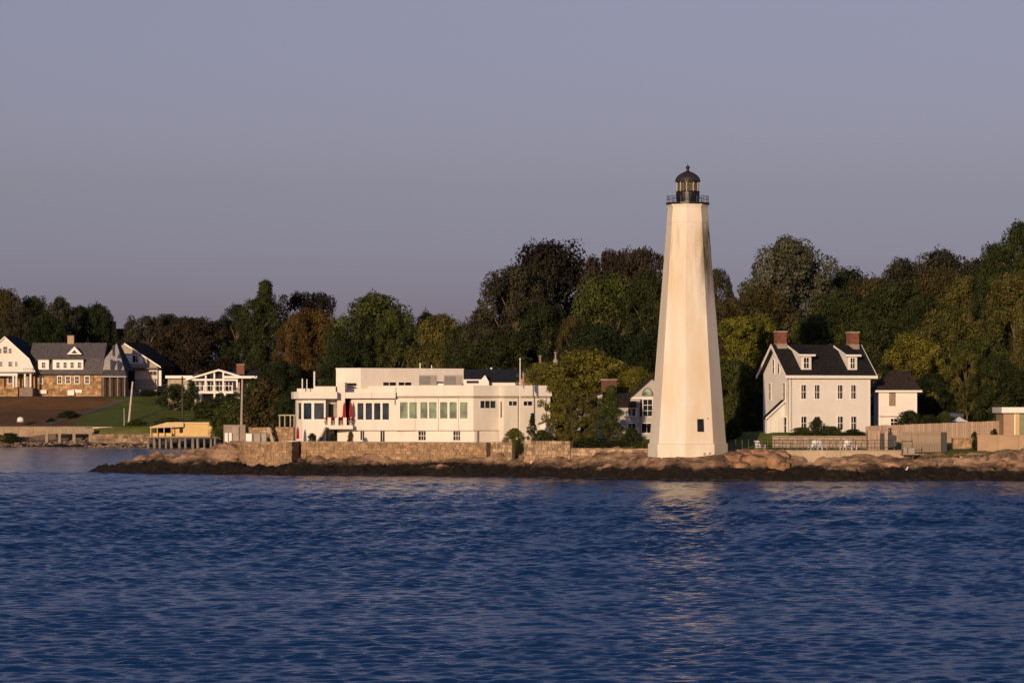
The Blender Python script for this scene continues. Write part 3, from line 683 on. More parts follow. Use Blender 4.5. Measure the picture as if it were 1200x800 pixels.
# ------------------------------------------------------------------ long white modern house on the terrace
def modern_house():
    Y = 335.0
    fr = frame_at('modern_house', 500, 518, Y, 'long low cream modern waterfront house with flat roofs and tall windows', 'house')
    root = fr.o; X, Z = fr.x, fr.z
    def seg(x0, d0, x1, d1, yt, yb, m, wins=(), gm=None, nv=1, nh=1, name='wall', **kw):
        a, b = (X(x0), d0), (X(x1), d1); Lw = math.hypot(b[0]-a[0], b[1]-a[1]); f = Lw / (b[0]-a[0])
        hs = [((X(w[0])-a[0])*f, (X(w[1])-a[0])*f, Z(w[3]), Z(w[2])) for w in wins]
        o, P = wall_open(root, a, b, Z(yb), Z(yt), hs, m, name)
        for h in hs: window_in(root, P, *h, gm or M_GLASSB, nv, nh, **kw)
        return P
    # main storey, left to right
    pts = [(344.5, 2.2), (347, .9), (354.5, -.1), (367, -.5), (382, -.6)]            # faceted round bay
    wn_ = {1: [(348.3, 353.2)], 2: [(356, 365.5)], 3: [(368.5, 380)]}
    for i in range(4):
        (a, da), (b, db) = pts[i], pts[i+1]
        seg(a, da, b, db, 466.5, 519, M_STUCCO_LIT, [(u, v, 472, 491) for u, v in wn_.get(i, [])], fw=.09, name='bay_wall')
    seg(382, .8, 403.5, 1.6, 466, 499, M_STUCCO_SHADE, [(384, 390.5, 473, 489)], fw=.06, gm=M_GLASS)
    seg(390.8, 1.0, 400.4, 1.2, 472.5, 489, M_CONC2, name='panel')
    seg(403.5, 1.0, 411.5, 1.0, 467, 498, M_SLATE, name='door_recess')
    seg(411.5, .15, 464, .0, 464, 504, M_STUCCO_LIT, [(418.8, 426, 472, 491.5), (428.4, 436, 472, 491.5), (438.3, 445.8, 472, 491.5), (448.2, 455.8, 472, 491.5)], fw=.06)
    seg(464, -.15, 555, -2.0, 464, 504, M_STUCCO_LIT, [(a, b, 471, 490) for a, b in ((469, 478), (480, 489), (493, 501.3), (503.3, 512), (516.2, 524.7), (527.2, 535.7), (539.6, 548.2))], gm=M_GREEN, fw=.06)
    seg(555, -2.0, 585, -.2, 464, 504, M_STUCCO_SHADE, [(563, 581, 469.5, 478)], nv=3, gm=M_GLASS, fw=.06)
    seg(585, -.2, 590.5, -.9, 464, 518.5, M_STUCCO_LIT, [(586.2, 588.6, 470.5, 489)], gm=M_GLASS, fw=.02)
    seg(590.5, -.9, 645, 1.2, 464, 519, M_STUCCO_SHADE, [(596.2, 606, 470, 475), (613.5, 624, 470, 475)], gm=M_GLASS, nv=2, fw=.05)
    # basement, set back under the storey
    seg(383, 1.9, 413, .9, 502, 520, M_STUCCO_LIT, [(390, 394.5, 504, 519)], gm=M_DARK, fw=.03)
    seg(413, .75, 464, .6, 504, 520, M_STUCCO_LIT, [(422, 426.5, 505, 515.5), (445.5, 450.5, 505, 519.2)], nv=2, fw=.04, gm=M_GLASS)
    seg(464, .4, 556, -1.5, 504, 520, M_STUCCO_LIT, [(490.5, 499, 505, 515.5), (531.5, 539.5, 505, 515.5)], nv=3, nh=2, fw=.04, gm=M_GLASS)
    seg(556, -1.5, 586, .2, 504, 520, M_STUCCO_SHADE, [])
    # solid body behind
    MB().box(X(346), X(640), 2.6, 13, Z(520), Z(455)).build('body', M_STUCCO_SHADE, root)
    def slab(name, outline, yt, yb, m):
        MB().prism([(X(a), d) for a, d in outline], 'z', Z(yb), Z(yt)).build(name, m, root)
    rnd = [(339, 3.0), (340.5, 1.2), (344.5, -.3), (351, -1.2), (366, -1.6), (396, -1.7), (396, 6), (339, 6)]
    slab('roof_slab', rnd, 459, 467, M_STUCCO_LIT)
    slab('roof_parapet', [(368, .6), (393, .4), (393, 8), (368, 8)], 452.5, 459, M_STUCCO_SHADE)
    slab('fascia', [(405, -.9), (463.9, -1.0), (463.9, 6), (405, 6)], 459.5, 466.5, M_STUCCO_LIT)
    slab('fascia', [(432, -.6), (463.9, -.7), (463.9, 6), (432, 6)], 453.8, 459.5, M_STUCCO_LIT)
    slab('fascia', [(464, -.45), (555, -2.35), (586, -.5), (591, -1.25), (647, .9), (647, 9), (464, 9)], 451.5, 464, M_STUCCO_LIT)
    slab('painted_shadow_line', [(464.2, -.3), (555, -2.15), (585.5, -.3), (590.8, -1.05), (645, 1.1), (645, 4), (464.2, 4)], 464, 466, M_CONC2)  # grey strip that paints in the shadow line under the fascia
    # tall square pier between the wings
    MB().box(X(395.5), X(404.5), -.4, 4, Z(500), Z(448)).build('pier', M_STUCCO_SHADE, root)
    # upper block
    seg(391, 4.6, 420.5, 4.0, 431.5, 460, M_STUCCO_LIT, name='upper_wall')
    P = seg(420.5, 4.0, 541.5, 10.0, 431.5, 455, M_STUCCO_SHADE, [(446.5, 462, 447.3, 451.3), (464.5, 480, 447.3, 451.3)], gm=M_GLASS, nv=2, fw=.04, name='upper_wall')
    MB().prism([(X(391.2), 4.9), (X(420.6), 4.3), (X(541.3), 10.3), (X(541), 13), (X(391.2), 13)], 'z', Z(456), Z(431.7)).build('upper_body', M_STUCCO_SHADE, root)
    slab('roof_edge', [(390.5, 4.5), (420.5, 3.9), (542, 9.9), (542, 13.2), (390.5, 13.2)], 430.6, 431.7, M_TRIM)
    MB().prism([(X(399), Z(448.5)), (X(415), Z(451.8)), (X(415), Z(448.5))], 'y', 3.9, 4.2).build('notch_shade_wedge', M_DARK, root)  # black wedge in place of the shade in the recess
    slab('terrace_parapet', [(430, 1.6), (464, 1.4), (464, 4), (430, 4)], 452.2, 454.2, M_STUCCO_LIT)
    # balcony with stair
    MB().box(X(381), X(414), -1.1, 1.0, Z(502.5), Z(498)).build('balcony_slab', M_STUCCO_LIT, root)
    for a in (384.6, 393.2, 402.8):
        MB().box(X(a), X(a + 4.0), -1.1, -.75, Z(498), Z(489)).build('balcony_post', M_STUCCO_LIT, root)
    for y in (491, 494.5):
        MB().tube((X(381), -.95, Z(y)), (X(413), -.95, Z(y)), .025, n=6).build('balcony_rail', M_BLACK, root)
    st = MB()
    for i in range(8):
        t = i / 7; xa = 383.5 - 7.5 * t; y = 501 + 15 * t
        st.box(X(xa) - .25, X(xa) + .12, -1.6, -.7, Z(y) - .06, Z(y) + .04)
    st.build('stair_treads', M_CONC2, root)
    for d in (-1.65, -.65):
        MB().tube((X(384), d, Z(500)), (X(376), d, Z(517)), .06, n=6).build('stair_string', M_DPOLE, root)
    # kit on the roof
    for (a, b) in ((490, 511), (519.5, 541)):
        u = MB().box(X(a), X(b), 2.6, 4.2, Z(451.5), Z(439)).build('cooling_unit', M_GREY, root)
        MB().box(X(b) - .55, X(b) - .08, 2.57, 2.6, Z(450.3), Z(440.4)).build('grille', M_CONC2, u)
        MB().box(X(a) + .08, X(b) - .65, 2.57, 2.6, Z(450.3), Z(440.4)).build('grille', mat('grey_louvre', (.2, .19, .18), .7, .1, 3), u)
    MB().box(X(511), X(519), 3.0, 4.0, Z(452), Z(449)).build('duct', M_TRIM, root)
    for (a, y, r_) in ((489.5, 424, .06), (503.3, 426.5, .05)):
        MB().tube((X(a), 9, Z(431.6)), (X(a), 9, Z(y)), r_, n=8).build('vent_pipe', M_TRIM, root)
    for (a, y, r_) in ((353.2, 443.5, .07), (358.6, 444, .05), (367.3, 435, .09)):
        MB().tube((X(a), 1.5, Z(459)), (X(a), 1.5, Z(y)), r_, n=8).build('vent_pipe', M_TRIM, root)
    # expansion joints, downpipes
    for a, d in ((486.5, -.63), (514, -1.2), (537.8, -1.68)):
        MB().box(X(a) - .015, X(a) + .015, d - .02, d + .03, Z(504), Z(466.2)).build('expansion_joint', M_CONC2, root)
    for a, d in ((436, -.98), (404.9, -.93)):
        MB().box(X(a) - .012, X(a) + .012, d - .02, d + .03, Z(466.4), Z(459.6)).build('expansion_joint', M_CONC2, root)
    for a, d in ((607, -.32), (640, .95)):
        MB().tube((X(a), d, Z(518)), (X(a), d, Z(466)), .05, n=6).build('drainpipe', M_CONC2, root)
    MB().box(X(464), X(555), -.1, .05, Z(504.9), Z(504)).build('drip_edge', M_CONC2, root)
    # drainpipe and lamp on the wall
    MB().tube((X(463), -.25, Z(467)), (X(463), -.25, Z(474)), .06, n=6).build('drainpipe', M_CONC2, root)
    MB().tube((X(559.3), -1.75, Z(504)), (X(559.3), -1.75, Z(518)), .06, n=6).build('drainpipe', M_CONC2, root)
    return fr
FM = modern_house()

def flower_tub(px, label):
    fr = frame_at('flower_tub', px, 498, 335 - .5, label, 'planter', 'flower tubs along the balcony')
    MB().lathe([(.17, 0), (.24, .42), (.26, .42), (.26, .47), (.2, .46)], 12).build('tub', M_CONC2, fr.o)
    mb = MB(); rnd = random.Random(int(px))
    for _ in range(46):
        a, r_, zz = rnd.random()*6.28, .3*rnd.random()**.5, .5+.34*rnd.random()
        c = Vector((math.cos(a)*r_, math.sin(a)*r_*.8, zz)); s = .075
        u = Vector((rnd.uniform(-1,1), rnd.uniform(-1,1), rnd.uniform(-1,1))).normalized(); w = u.orthogonal().normalized()
        mb.quad(c-u*s-w*s, c+u*s-w*s, c+u*s+w*s, c-u*s+w*s)
    mb.build('flowers', M_FLOWER, fr.o)
for px, lb in ((382.5, 'red flower tub by the dark door, left end of the balcony'), (390.8, 'red flower tub between the first two balcony posts'),
               (400, 'red flower tub under the pair of red umbrellas'), (411, 'red flower tub at the right end of the balcony')):
    flower_tub(px, lb)

def closed_umbrella(px, yb, yt, Y, label, rad=.21):
    fr = frame_at('closed_umbrella', px, yb, Y, label, 'umbrella', 'closed red umbrellas')
    h = fr.z(yt)
    MB().tube((0, 0, -.9), (0, 0, h + .1), .03, n=8).build('pole', M_TRIM, fr.o)
    mb = MB(); n = 12; prof = [(.5, 0), (1, h * .12), (.8, h * .45), (.7, h * .75), (.25, h)]; vs = []; fs = []
    for r_, zz in prof:
        for i in range(n):
            a = 2 * math.pi * i / n; q = rad * r_ * (1 if i % 2 else .62); vs.append((math.cos(a) * q, math.sin(a) * q, zz))
    for k in range(len(prof) - 1):
        for i in range(n): fs.append((k*n+i, k*n+(i+1) % n, (k+1)*n+(i+1) % n, (k+1)*n+i))
    mb.add(vs, fs + [tuple(range((len(prof)-1)*n, len(prof)*n))]).build('canopy', M_RED, fr.o)
    MB().tube((0, 0, h * .5), (0, 0, h * .56), rad * .78, n=12).build('tie_strap', M_RED, fr.o)
closed_umbrella(403.3, 489.5, 472, 334.3, 'closed red umbrella standing left of the blue balcony door')
closed_umbrella(411.2, 488, 471, 334.3, 'closed red umbrella standing right of the blue balcony door')
closed_umbrella(349, 514, 500, 332.6, 'closed red umbrella on the lower terrace beside the rounded bay', .2)

def flagpole():
    Y = 330.0; fr = frame_at('flagpole', 609.5, 518, Y, 'white flagpole with limp red and white flag in front of the cream house', 'flagpole')
    h = fr.z(421.5)
    MB().tube((0, 0, -.5), (0, 0, h), .075, .045, 10).build('pole', M_TRIM, fr.o)
    MB().lathe([(.02, h), (.09, h + .05), (.1, h + .11), (.02, h + .2)], 10).build('finial', M_TRIM, fr.o)
    m = bpy.data.materials.new('flag_cloth'); m.use_nodes = True; nt = m.node_tree; b = nt.nodes['Principled BSDF']; b.inputs['Roughness'].default_value = .9
    uv = nt.nodes.new('ShaderNodeAttribute'); uv.attribute_name = 'flag'; sp = nt.nodes.new('ShaderNodeSeparateXYZ'); nt.links.new(uv.outputs['Vector'], sp.inputs[0])
    def mt(op, a, v):
        x = nt.nodes.new('ShaderNodeMath'); x.operation = op; nt.links.new(a, x.inputs[0]); x.inputs[1].default_value = v; return x.outputs[0]
    stripe = mt('GREATER_THAN', mt('FRACT', mt('MULTIPLY', sp.outputs['Y'], 6.5), 0), .5)
    mx = nt.nodes.new('ShaderNodeMix'); mx.data_type = 'RGBA'; nt.links.new(stripe, mx.inputs[0]); mx.inputs[6].default_value = (.75, .7, .66, 1); mx.inputs[7].default_value = (.45, .03, .03, 1)
    can = nt.nodes.new('ShaderNodeMath'); can.operation = 'MULTIPLY'; nt.links.new(mt('LESS_THAN', sp.outputs['X'], .4), can.inputs[0]); nt.links.new(mt('GREATER_THAN', sp.outputs['Y'], .46), can.inputs[1])
    m2 = nt.nodes.new('ShaderNodeMix'); m2.data_type = 'RGBA'; nt.links.new(can.outputs[0], m2.inputs[0]); nt.links.new(mx.outputs[2], m2.inputs[6]); m2.inputs[7].default_value = (.03, .04, .15, 1)
    nt.links.new(m2.outputs[2], b.inputs['Base Color'])
    # limp cloth: hangs from the hoist in folds
    nu, nv = 26, 20; ztop = fr.z(434); Hf = fr.z(434) - fr.z(449.5); vs = []; fs = []; at = []
    for j in range(nv):
        for i in range(nu):
            u, v = i / (nu - 1), j / (nv - 1)
            x = .08 + .36 * u ** .8 + .05 * math.sin(u * 17 + v * 2); y = .16 * math.sin(u * 19 + v * 1.5) * (.25 + u)
            z_ = ztop - (1 - v) * Hf * (1 - .1 * u) - .75 * u ** 1.2 * (1.1 - .45 * v)
            vs.append((x, y, z_)); at.append((u, v, 0))
    for j in range(nv - 1):
        for i in range(nu - 1): a = j * nu + i; fs.append((a, a + 1, a + nu + 1, a + nu))
    o = MB().add(vs, fs).build('flag', m, fr.o, smooth=True)
    a = o.data.attributes.new('flag', 'FLOAT_VECTOR', 'POINT'); a.data.foreach_set('vector', np.array(at, np.float32).ravel())
    sol = o.modifiers.new('cloth', 'SOLIDIFY'); sol.thickness = .012
flagpole()

def back_house():
    Y = 362.0; fr = frame_at('slate_roof_house', 565, 460, Y, 'house with dark slate roof and small white gable behind the cream house', 'house')
    X, Z = fr.x, fr.z
    MB().box(X(540), X(640), 0, 8, Z(475), Z(447)).build('wall', M_TRIM, fr.o)
    MB().prism([(-.5, Z(447.5)), (4, Z(432)), (8.5, Z(447.5))], 'x', X(535), X(646)).build('roof', M_SLATE, fr.o)
    MB().prism([(X(542), Z(460)), (X(573), Z(460)), (X(573), Z(447)), (X(568.5), Z(439.5)), (X(564), Z(444.5)), (X(542), Z(444.5))], 'y', -1.4, .8).build('gable_porch', M_TRIM, fr.o)
    w = MB().box(X(547), X(561), -1.45, -1.4, Z(449), Z(446)).build('window', M_GLASS, fr.o)
    MB().box(X(546.6), X(561.4), -1.47, -1.45, Z(446), Z(445.4)).build('frame', M_TRIM, w)
    MB().tube((X(575.5), 4, Z(432)), (X(575.5), 4, Z(430)), .12, n=8).build('vent_pipe', M_TRIM, fr.o)
    for px, yt, yb in ((633.5, 415.5, 440), (651.5, 411.5, 440)):
        c = MB().lathe([(.36, Z(yb)), (.34, Z(yt + 17)), (.24, Z(yt + 9)), (.1, Z(yt + 8)), (.09, Z(yt + 2)), (.2, Z(yt + 1.4)), (.2, Z(yt + .6)), (.05, Z(yt))], 8, c=(X(px), 4)).build('roof_finial', M_CONC2, fr.o)
back_house()

# ------------------------------------------------------------------ cottage just left of the tower
def cottage():
    Y = 333.0; fr = frame_at('grey_gable_cottage', 745, 520, Y, 'grey shingled cottage with arched gable window, half hidden behind the lighthouse', 'house')
    X, Z = fr.x, fr.z; root = fr.o
    # right gable block
    hs = [(X(p[0]) - X(738.5), X(p[1]) - X(738.5), Z(p[3]), Z(p[2])) for p in ((753.8, 764.2, 468, 487.5), (752, 764, 496, 507))]
    o, P = wall_open(root, (X(738.5), 0), (X(788), 0), Z(520), Z(465), hs, M_GREYCLAP)
    window_in(root, P, *hs[0], M_GLASS, 2, 3, fw=.08); window_in(root, P, *hs[1], M_GLASS, 2, 1, fw=.08)
    MB().prism([(X(738.5), Z(465)), (X(788), Z(465)), (X(763.5), Z(442.5))], 'y', -.02, 6).build('gable', M_GREYCLAP, root)
    MB().box(X(738.5), X(788), .3, 6, Z(520), Z(465)).build('body', M_GREYCLAP, root)
    for sgn in (-1, 1):
        xe = X(763.5) + sgn * (X(788) - X(763.5) + .25)
        MB().add([(xe, -.3, Z(466.5)), (X(763.5), -.3, Z(441.8)), (X(763.5), -.3, Z(443.8)), (xe, -.3, Z(468.5)), (xe, 6.2, Z(466.5)), (X(763.5), 6.2, Z(441.8)), (X(763.5), 6.2, Z(443.8)), (xe, 6.2, Z(468.5))],
                 [(0,1,2,3),(7,6,5,4),(0,4,5,1),(1,5,6,2),(2,6,7,3),(3,7,4,0)]).build('roof', M_ROOF2, root)
    arc = [(X(758.8) + math.cos(t) * .5, Z(463.2) + math.sin(t) * .72) for t in np.linspace(0, math.pi, 10)]
    w = MB().prism([(X(758.8) + (p[0]-X(758.8))*1.18, Z(463.2) + (p[1]-Z(463.2))*1.15 - .03) for p in arc], 'y', -.09, -.02).build('arched_window', M_DPOLE, root)
    MB().prism(arc, 'y', -.11, -.09).build('pane', glass('pale_glass', (.2, .24, .2), .2), w)
    MB().box(X(750), X(752.6), -.05, 0, Z(488), Z(468)).build('shutter', M_DPOLE, root)
    MB().box(X(739), X(770), -.08, 0, Z(466.8), Z(465.2)).build('belt_course', M_TRIM, root)
    # lower wing to the left with brown roof
    hs = [(X(p[0]) - X(722), X(p[1]) - X(722), Z(p[3]), Z(p[2])) for p in ((735.5, 744.3, 478.5, 487), (735.5, 744.3, 496, 503))]
    o, P = wall_open(root, (X(722), -1.2), (X(748.5), -1.2), Z(520), Z(476), hs, M_GREYCLAP)
    for h in hs: window_in(root, P, *h, M_GLASS, 2, 1, fw=.07)
    MB().box(X(722), X(748.5), -.9, 3, Z(520), Z(476)).build('body', M_GREYCLAP, root)
    MB().add([(X(720), -1.6, Z(477)), (X(745), -1.6, Z(477)), (X(745), 2.5, Z(462)), (X(726), 2.5, Z(462)), (X(720), -1.6, Z(475.6)), (X(745), -1.6, Z(475.6)), (X(745), 2.5, Z(460.4)), (X(726), 2.5, Z(460.4))],
             [(0,1,2,3),(7,6,5,4),(0,4,5,1),(1,5,6,2),(2,6,7,3),(3,7,4,0)]).build('roof', M_ROOF2, root)
cottage()
def long_cottage():
    Y = 340.0; fr = frame_at('low_cottage', 690, 518, Y, 'low grey cottage with two shallow gables and broad brick chimney behind the pines', 'house')
    X, Z = fr.x, fr.z; root = fr.o
    for a, b, ya, yb, d in ((667, 706, 473, 460, 0), (706, 742, 473, 459, .6)):
        MB().prism([(X(a), Z(520)), (X(b), Z(520)), (X(b), Z(yb + 1)), (X(a), Z(ya))], 'y', d, 7).build('wall', M_GREYCLAP, root)
        MB().add([(X(a)-.4, d-.4, Z(ya+1)), (X(b)+.2, d-.4, Z(yb)), (X(b)+.2, d-.4, Z(yb-2)), (X(a)-.4, d-.4, Z(ya-1)), (X(a)-.4, 7.2, Z(ya+1)), (X(b)+.2, 7.2, Z(yb)), (X(b)+.2, 7.2, Z(yb-2)), (X(a)-.4, 7.2, Z(ya-1))],
                 [(0,1,2,3),(7,6,5,4),(0,4,5,1),(1,5,6,2),(2,6,7,3),(3,7,4,0)]).build('roof', M_ROOF2, root)
    chimney(root, X(706), X(724), 4, 5.4, Z(470), Z(445), mat('old_brick', (.13, .065, .045), .9, .3, 5, .3))
    for a, b, yt, yb in ((697, 704, 470, 480), (680, 690, 495, 508), (708, 716, 494, 508)):
        P = lambda u, zz, dd: (u, -.02 + dd + (.6 if a > 705 else 0), zz)
        window_in(root, P, X(a), X(b), Z(yb), Z(yt), M_GLASS, 2, 1, fw=.07, deep=-.005, proud=.05)
    d = MB().box(X(690), X(695), -.06, .02, Z(516), Z(498)).build('door', M_TRIM, root)
    MB().tube((X(694), -.1, Z(508)), (X(694), -.06, Z(508)), .05, n=6).build('handle', M_BLACK, d)
long_cottage()
def white_shed():
    Y = 327.0; fr = frame_at('garden_shed', 645, 516, Y, 'small white shed with sloping roof between cream house and pines', 'shed')
    X, Z = fr.x, fr.z; root = fr.o
    MB().prism([(X(632), Z(519)), (X(655.5), Z(519)), (X(655.5), Z(487.5)), (X(632), Z(497))], 'y', 0, 3).build('wall', M_WHITE, root)
    MB().add([(X(630.5), -.3, Z(497.5)), (X(656.5), -.3, Z(487)), (X(656.5), -.3, Z(485.6)), (X(630.5), -.3, Z(496.1)), (X(630.5), 3.2, Z(497.5)), (X(656.5), 3.2, Z(487)), (X(656.5), 3.2, Z(485.6)), (X(630.5), 3.2, Z(496.1))],
             [(0,1,2,3),(7,6,5,4),(0,4,5,1),(1,5,6,2),(2,6,7,3),(3,7,4,0)]).build('roof', M_ROOFG, root)
    for a, b in ((644, 648.5), (651, 655)):
        MB().box(X(a), X(b), -.05, .02, Z(517), Z(499)).build('door', mat('slate_blue_door', (.10, .12, .15), .6, .1), root)
    MB().box(X(648.8), X(650.6), -.07, .02, Z(518), Z(494)).build('door_post', M_TRIM, root)
white_shed()
def kayak():
    Y = 328.0; fr = frame_at('kayak', 675, 513, Y, 'yellow kayak stood upright among the dark pines', 'kayak')
    h = fr.z(495.5); n = 10; prof = [(.03, -.05), (.13, .25), (.2, .7), (.21, 1.1), (.15, h - .3), (.03, h)]; vs = []; fs = []
    for r_, zz in prof:
        for i in range(n):
            a = 2 * math.pi * i / n; vs.append((math.cos(a) * r_, math.sin(a) * r_ * .6 + .1 * (zz / h) ** 2, zz))
    for k in range(len(prof) - 1):
        for i in range(n): fs.append((k*n+i, k*n+(i+1) % n, (k+1)*n+(i+1) % n, (k+1)*n+i))
    MB().add(vs, fs).build('hull', M_YELLOW2, fr.o, smooth=True)
    MB().lathe([(.11, 0), (.13, .02), (.1, .04)], 12).build('cockpit_rim', M_BLACK, fr.o, loc=(0, -.14, h * .5))
    fr.o.children[-1].rotation_euler = (R(90), 0, 0)
kayak()

# ------------------------------------------------------------------ far shore, left: stone gambrel house and neighbours
def px_window(root, fr, a, b, yt, yb, d, gm=None, nv=2, nh=2, fw=.12, fm=None):
    P = lambda u, zz, dd: (u, d - .02 + dd, zz)
    return window_in(root, P, fr.x(a), fr.x(b), fr.z(yb), fr.z(yt), gm or M_GLASS, nv, nh, fw=fw, proud=.08, deep=-.02, fm=fm)

M_HSTONE = mat('honey_stone', (.42, .27, .14), .9, .4, 1.4, .6, 5, isl=.45)
def stone_house():
    Y = 600.0; fr = frame_at('stone_gambrel_house', 75, 464, Y, 'large stone house with grey gambrel roof, white dormers and cream gable wing', 'house')
    X, Z = fr.x, fr.z; root = fr.o
    # main block
    MB().box(X(30), X(119), 0, 11, Z(470), Z(439)).build('stone_wall', M_HSTONE, root)
    stone_run(root, [(X(42), -.02), (X(119), -.02)], Z(466), Z(439.5), (1.0, .55), M_HSTONE, 11, .06)
    # gambrel roof: the ridge runs along x; the lower slope flares over the porch
    zr, zk, ze = Z(401), Z(420), Z(438)
    pr = [(-.9, ze), (1.2, zk), (5.5, zr), (9.8, zk), (11.9, ze)]
    MB().prism(pr + [(11.5, ze - .25), (-.5, ze - .25)], 'x', X(33), X(121)).build('roof', M_ROOFG, root)
    # right gambrel end, turned so that its wall shows
    xe, xf = X(121), X(143.5)
    MB().add([(xe, -.4, Z(434)), (xf, 3.4, Z(434)), (X(138.5), 5.2, Z(418)), (X(132.5), 5.5, Z(401.5)), (X(122), 1.0, Z(420))], [(0, 1, 2, 3, 4)]).build('gable_wall', mat('pale_grey_shake', (.66, .61, .57), .9, .15, 2), root)
    MB().add([(xe, -.4, Z(434)), (X(132.5), 5.5, Z(401.5)), (X(132.5), 12, Z(401.5)), (xe, 12, Z(434))], [(0, 1, 2, 3)]).build('roof_end', M_ROOFG, root)
    MB().add([(X(138.5), 5.2, Z(418)), (xf, 3.4, Z(434)), (xf + .8, 11, Z(434)), (X(132.5), 11, Z(401.5)), (X(132.5), 5.5, Z(401.5))], [(0, 1, 2, 3, 4)]).build('roof_end', M_ROOFG, root)
    MB().add([(xe - .3, -1.2, Z(440.5)), (X(146), 2.6, Z(440.5)), (xf, 3.2, Z(433)), (xe, -.3, Z(433))], [(0, 1, 2, 3)]).build('skirt_roof', M_ROOFG, root)
    MB().add([(xe - .3, -1.2, Z(440.5)), (X(146), 2.6, Z(440.5)), (X(146), 2.65, Z(441.8)), (xe - .3, -1.15, Z(441.8))], [(0, 1, 2, 3)]).build('skirt_fascia', M_TRIM, root)
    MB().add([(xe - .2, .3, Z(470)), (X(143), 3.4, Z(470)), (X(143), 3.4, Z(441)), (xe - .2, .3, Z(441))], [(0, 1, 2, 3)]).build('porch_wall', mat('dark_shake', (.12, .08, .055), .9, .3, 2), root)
    for t in (.02, .33, .66, .98):
        MB().tube((xe + (X(145) - xe) * t, -.9 + 3.3 * t, Z(466)), (xe + (X(145) - xe) * t, -.9 + 3.3 * t, Z(441.5)), 0.085, n=8).build('porch_post', M_CONC2, root)
    for t, yt, yb in ((.40, 421, 433), (.72, 422, 433), (.5, 404, 417)):
        x = xe + (xf - xe) * t; y = -.4 + 3.8 * t - .1
        MB().box(x - .25, x + .25, y, y + .1, Z(yb), Z(yt)).build('window', M_GLASS, root)
    # stone-wall windows
    for a, b in ((46.8, 49.8), (68, 72), (77.5, 82), (88, 92.5), (100, 104.3)):
        px_window(root, fr, a, b, 441, 449, -.06, fw=.14)
    MB().box(X(46), X(55), -.6, -.1, Z(461), Z(457)).build('planter_box', M_TRIM, root)
    MB().box(X(80), X(87.5), -.9, -.1, Z(463), Z(457)).build('garden_cabinet', M_TRIM, root)
    MB().box(X(88.5), X(96.5), -.5, -.1, Z(460), Z(456.5)).build('planter_box', M_TRIM, root)
    # shed dormers
    for a, b, wins in ((45, 57.5, ((49.5, 53),)), (62, 97.8, ((66.5, 70), (74.8, 78.3), (83, 86.5), (91.5, 95)))):
        d = MB().box(X(a), X(b), -.3, 4, Z(434), Z(421.5)).build('dormer', M_TRIM, root)
        MB().box(X(a) - .15, X(b) + .15, -.5, 4, Z(421.5), Z(420.6)).build('dormer_roof', M_ROOFG, d)
        for (u, v) in wins: px_window(d, fr, u, v, 424.5, 431, -.33, fw=.1)
    t = MB().prism([(X(77.5), Z(415)), (X(95), Z(415)), (X(86.3), Z(405.8))], 'y', 1.0, 3.6).build('dormer', M_TRIM, root)
    MB().prism([(X(82.5), Z(413.8)), (X(90), Z(413.8)), (X(86.3), Z(409.8))], 'y', .96, 1.0).build('pane', M_GLASS, t)
    chimney(root, X(74.5), X(82), 5.2, 6.6, Z(404), Z(393), mat('sand_brick', (.45, .33, .2), .9, .2, 5, .3))
    # cream gable wing on the left
    g = [(X(-8), Z(437)), (X(43.5), Z(437)), (X(36), Z(421)), (X(8), Z(395)), (X(-14), Z(415))]
    MB().prism(g, 'y', -2.2, .4).build('wing_wall', M_CLAP, root)
    MB().add([(X(8), -2.6, Z(394)), (X(37), -2.6, Z(420)), (X(44.6), -2.6, Z(437)), (X(50), 10, Z(437)), (X(46), 10, Z(420)), (X(14), 10, Z(394))], [(0, 1, 4, 5), (1, 2, 3, 4)]).build('wing_roof', M_SLATE, root)
    rk = MB()
    for (a, ya), (b, yb) in (((8, 394.2), (36.8, 420.4)), ((36.8, 420.4), (44.5, 437.3)), ((8, 394.2), (-14, 414))):
        rk.add([(X(a), -2.62, Z(ya)), (X(b), -2.62, Z(yb)), (X(b), -2.62, Z(yb + 1.6)), (X(a), -2.62, Z(ya + 1.6)), (X(a), -2.2, Z(ya)), (X(b), -2.2, Z(yb)), (X(b), -2.2, Z(yb + 1.6)), (X(a), -2.2, Z(ya + 1.6))], [(0,1,2,3),(0,1,5,4)])
    rk.build('rake_board', M_TRIM, root)
    MB().box(X(-10), X(42), -1.2, .4, Z(468), Z(437)).build('porch_back', M_HSTONE, root)
    for a, b, yt, yb in ((.8, 3.8, 408.5, 414), (6.2, 10.4, 406.3, 414), (12.4, 15.4, 408.5, 414), (1.2, 4.5, 424, 429.3), (12.2, 16, 424, 429.3), (20, 22, 424, 429.3)):
        px_window(root, fr, a, b, yt, yb, -2.24, fw=.08)
    px_window(root, fr, 11, 17.5, 442, 449, -1.24, fw=.12, nh=1); px_window(root, fr, 29, 32.5, 441, 451, -1.24, fw=.1, nh=1)
    MB().box(X(-10), X(44), -4.6, -1.2, Z(438.2), Z(436)).build('porch_roof', M_ROOFG, root)
    MB().box(X(-10), X(25), -4.7, -4.55, Z(440.5), Z(437.6)).build('porch_beam', M_TRIM, root)
    for a in (-6, 1.5, 20, 23.6, 33.5, 40):
        MB().tube((X(a), -4.4, Z(453.5)), (X(a), -4.4, Z(438)), .2, n=8).build('porch_column', M_TRIM, root)
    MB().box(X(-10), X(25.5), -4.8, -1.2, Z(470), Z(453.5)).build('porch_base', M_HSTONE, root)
    stone_run(root, [(X(-8), -4.82), (X(25.5), -4.82)], Z(466), Z(453.7), (.9, .5), M_HSTONE, 12, .06)
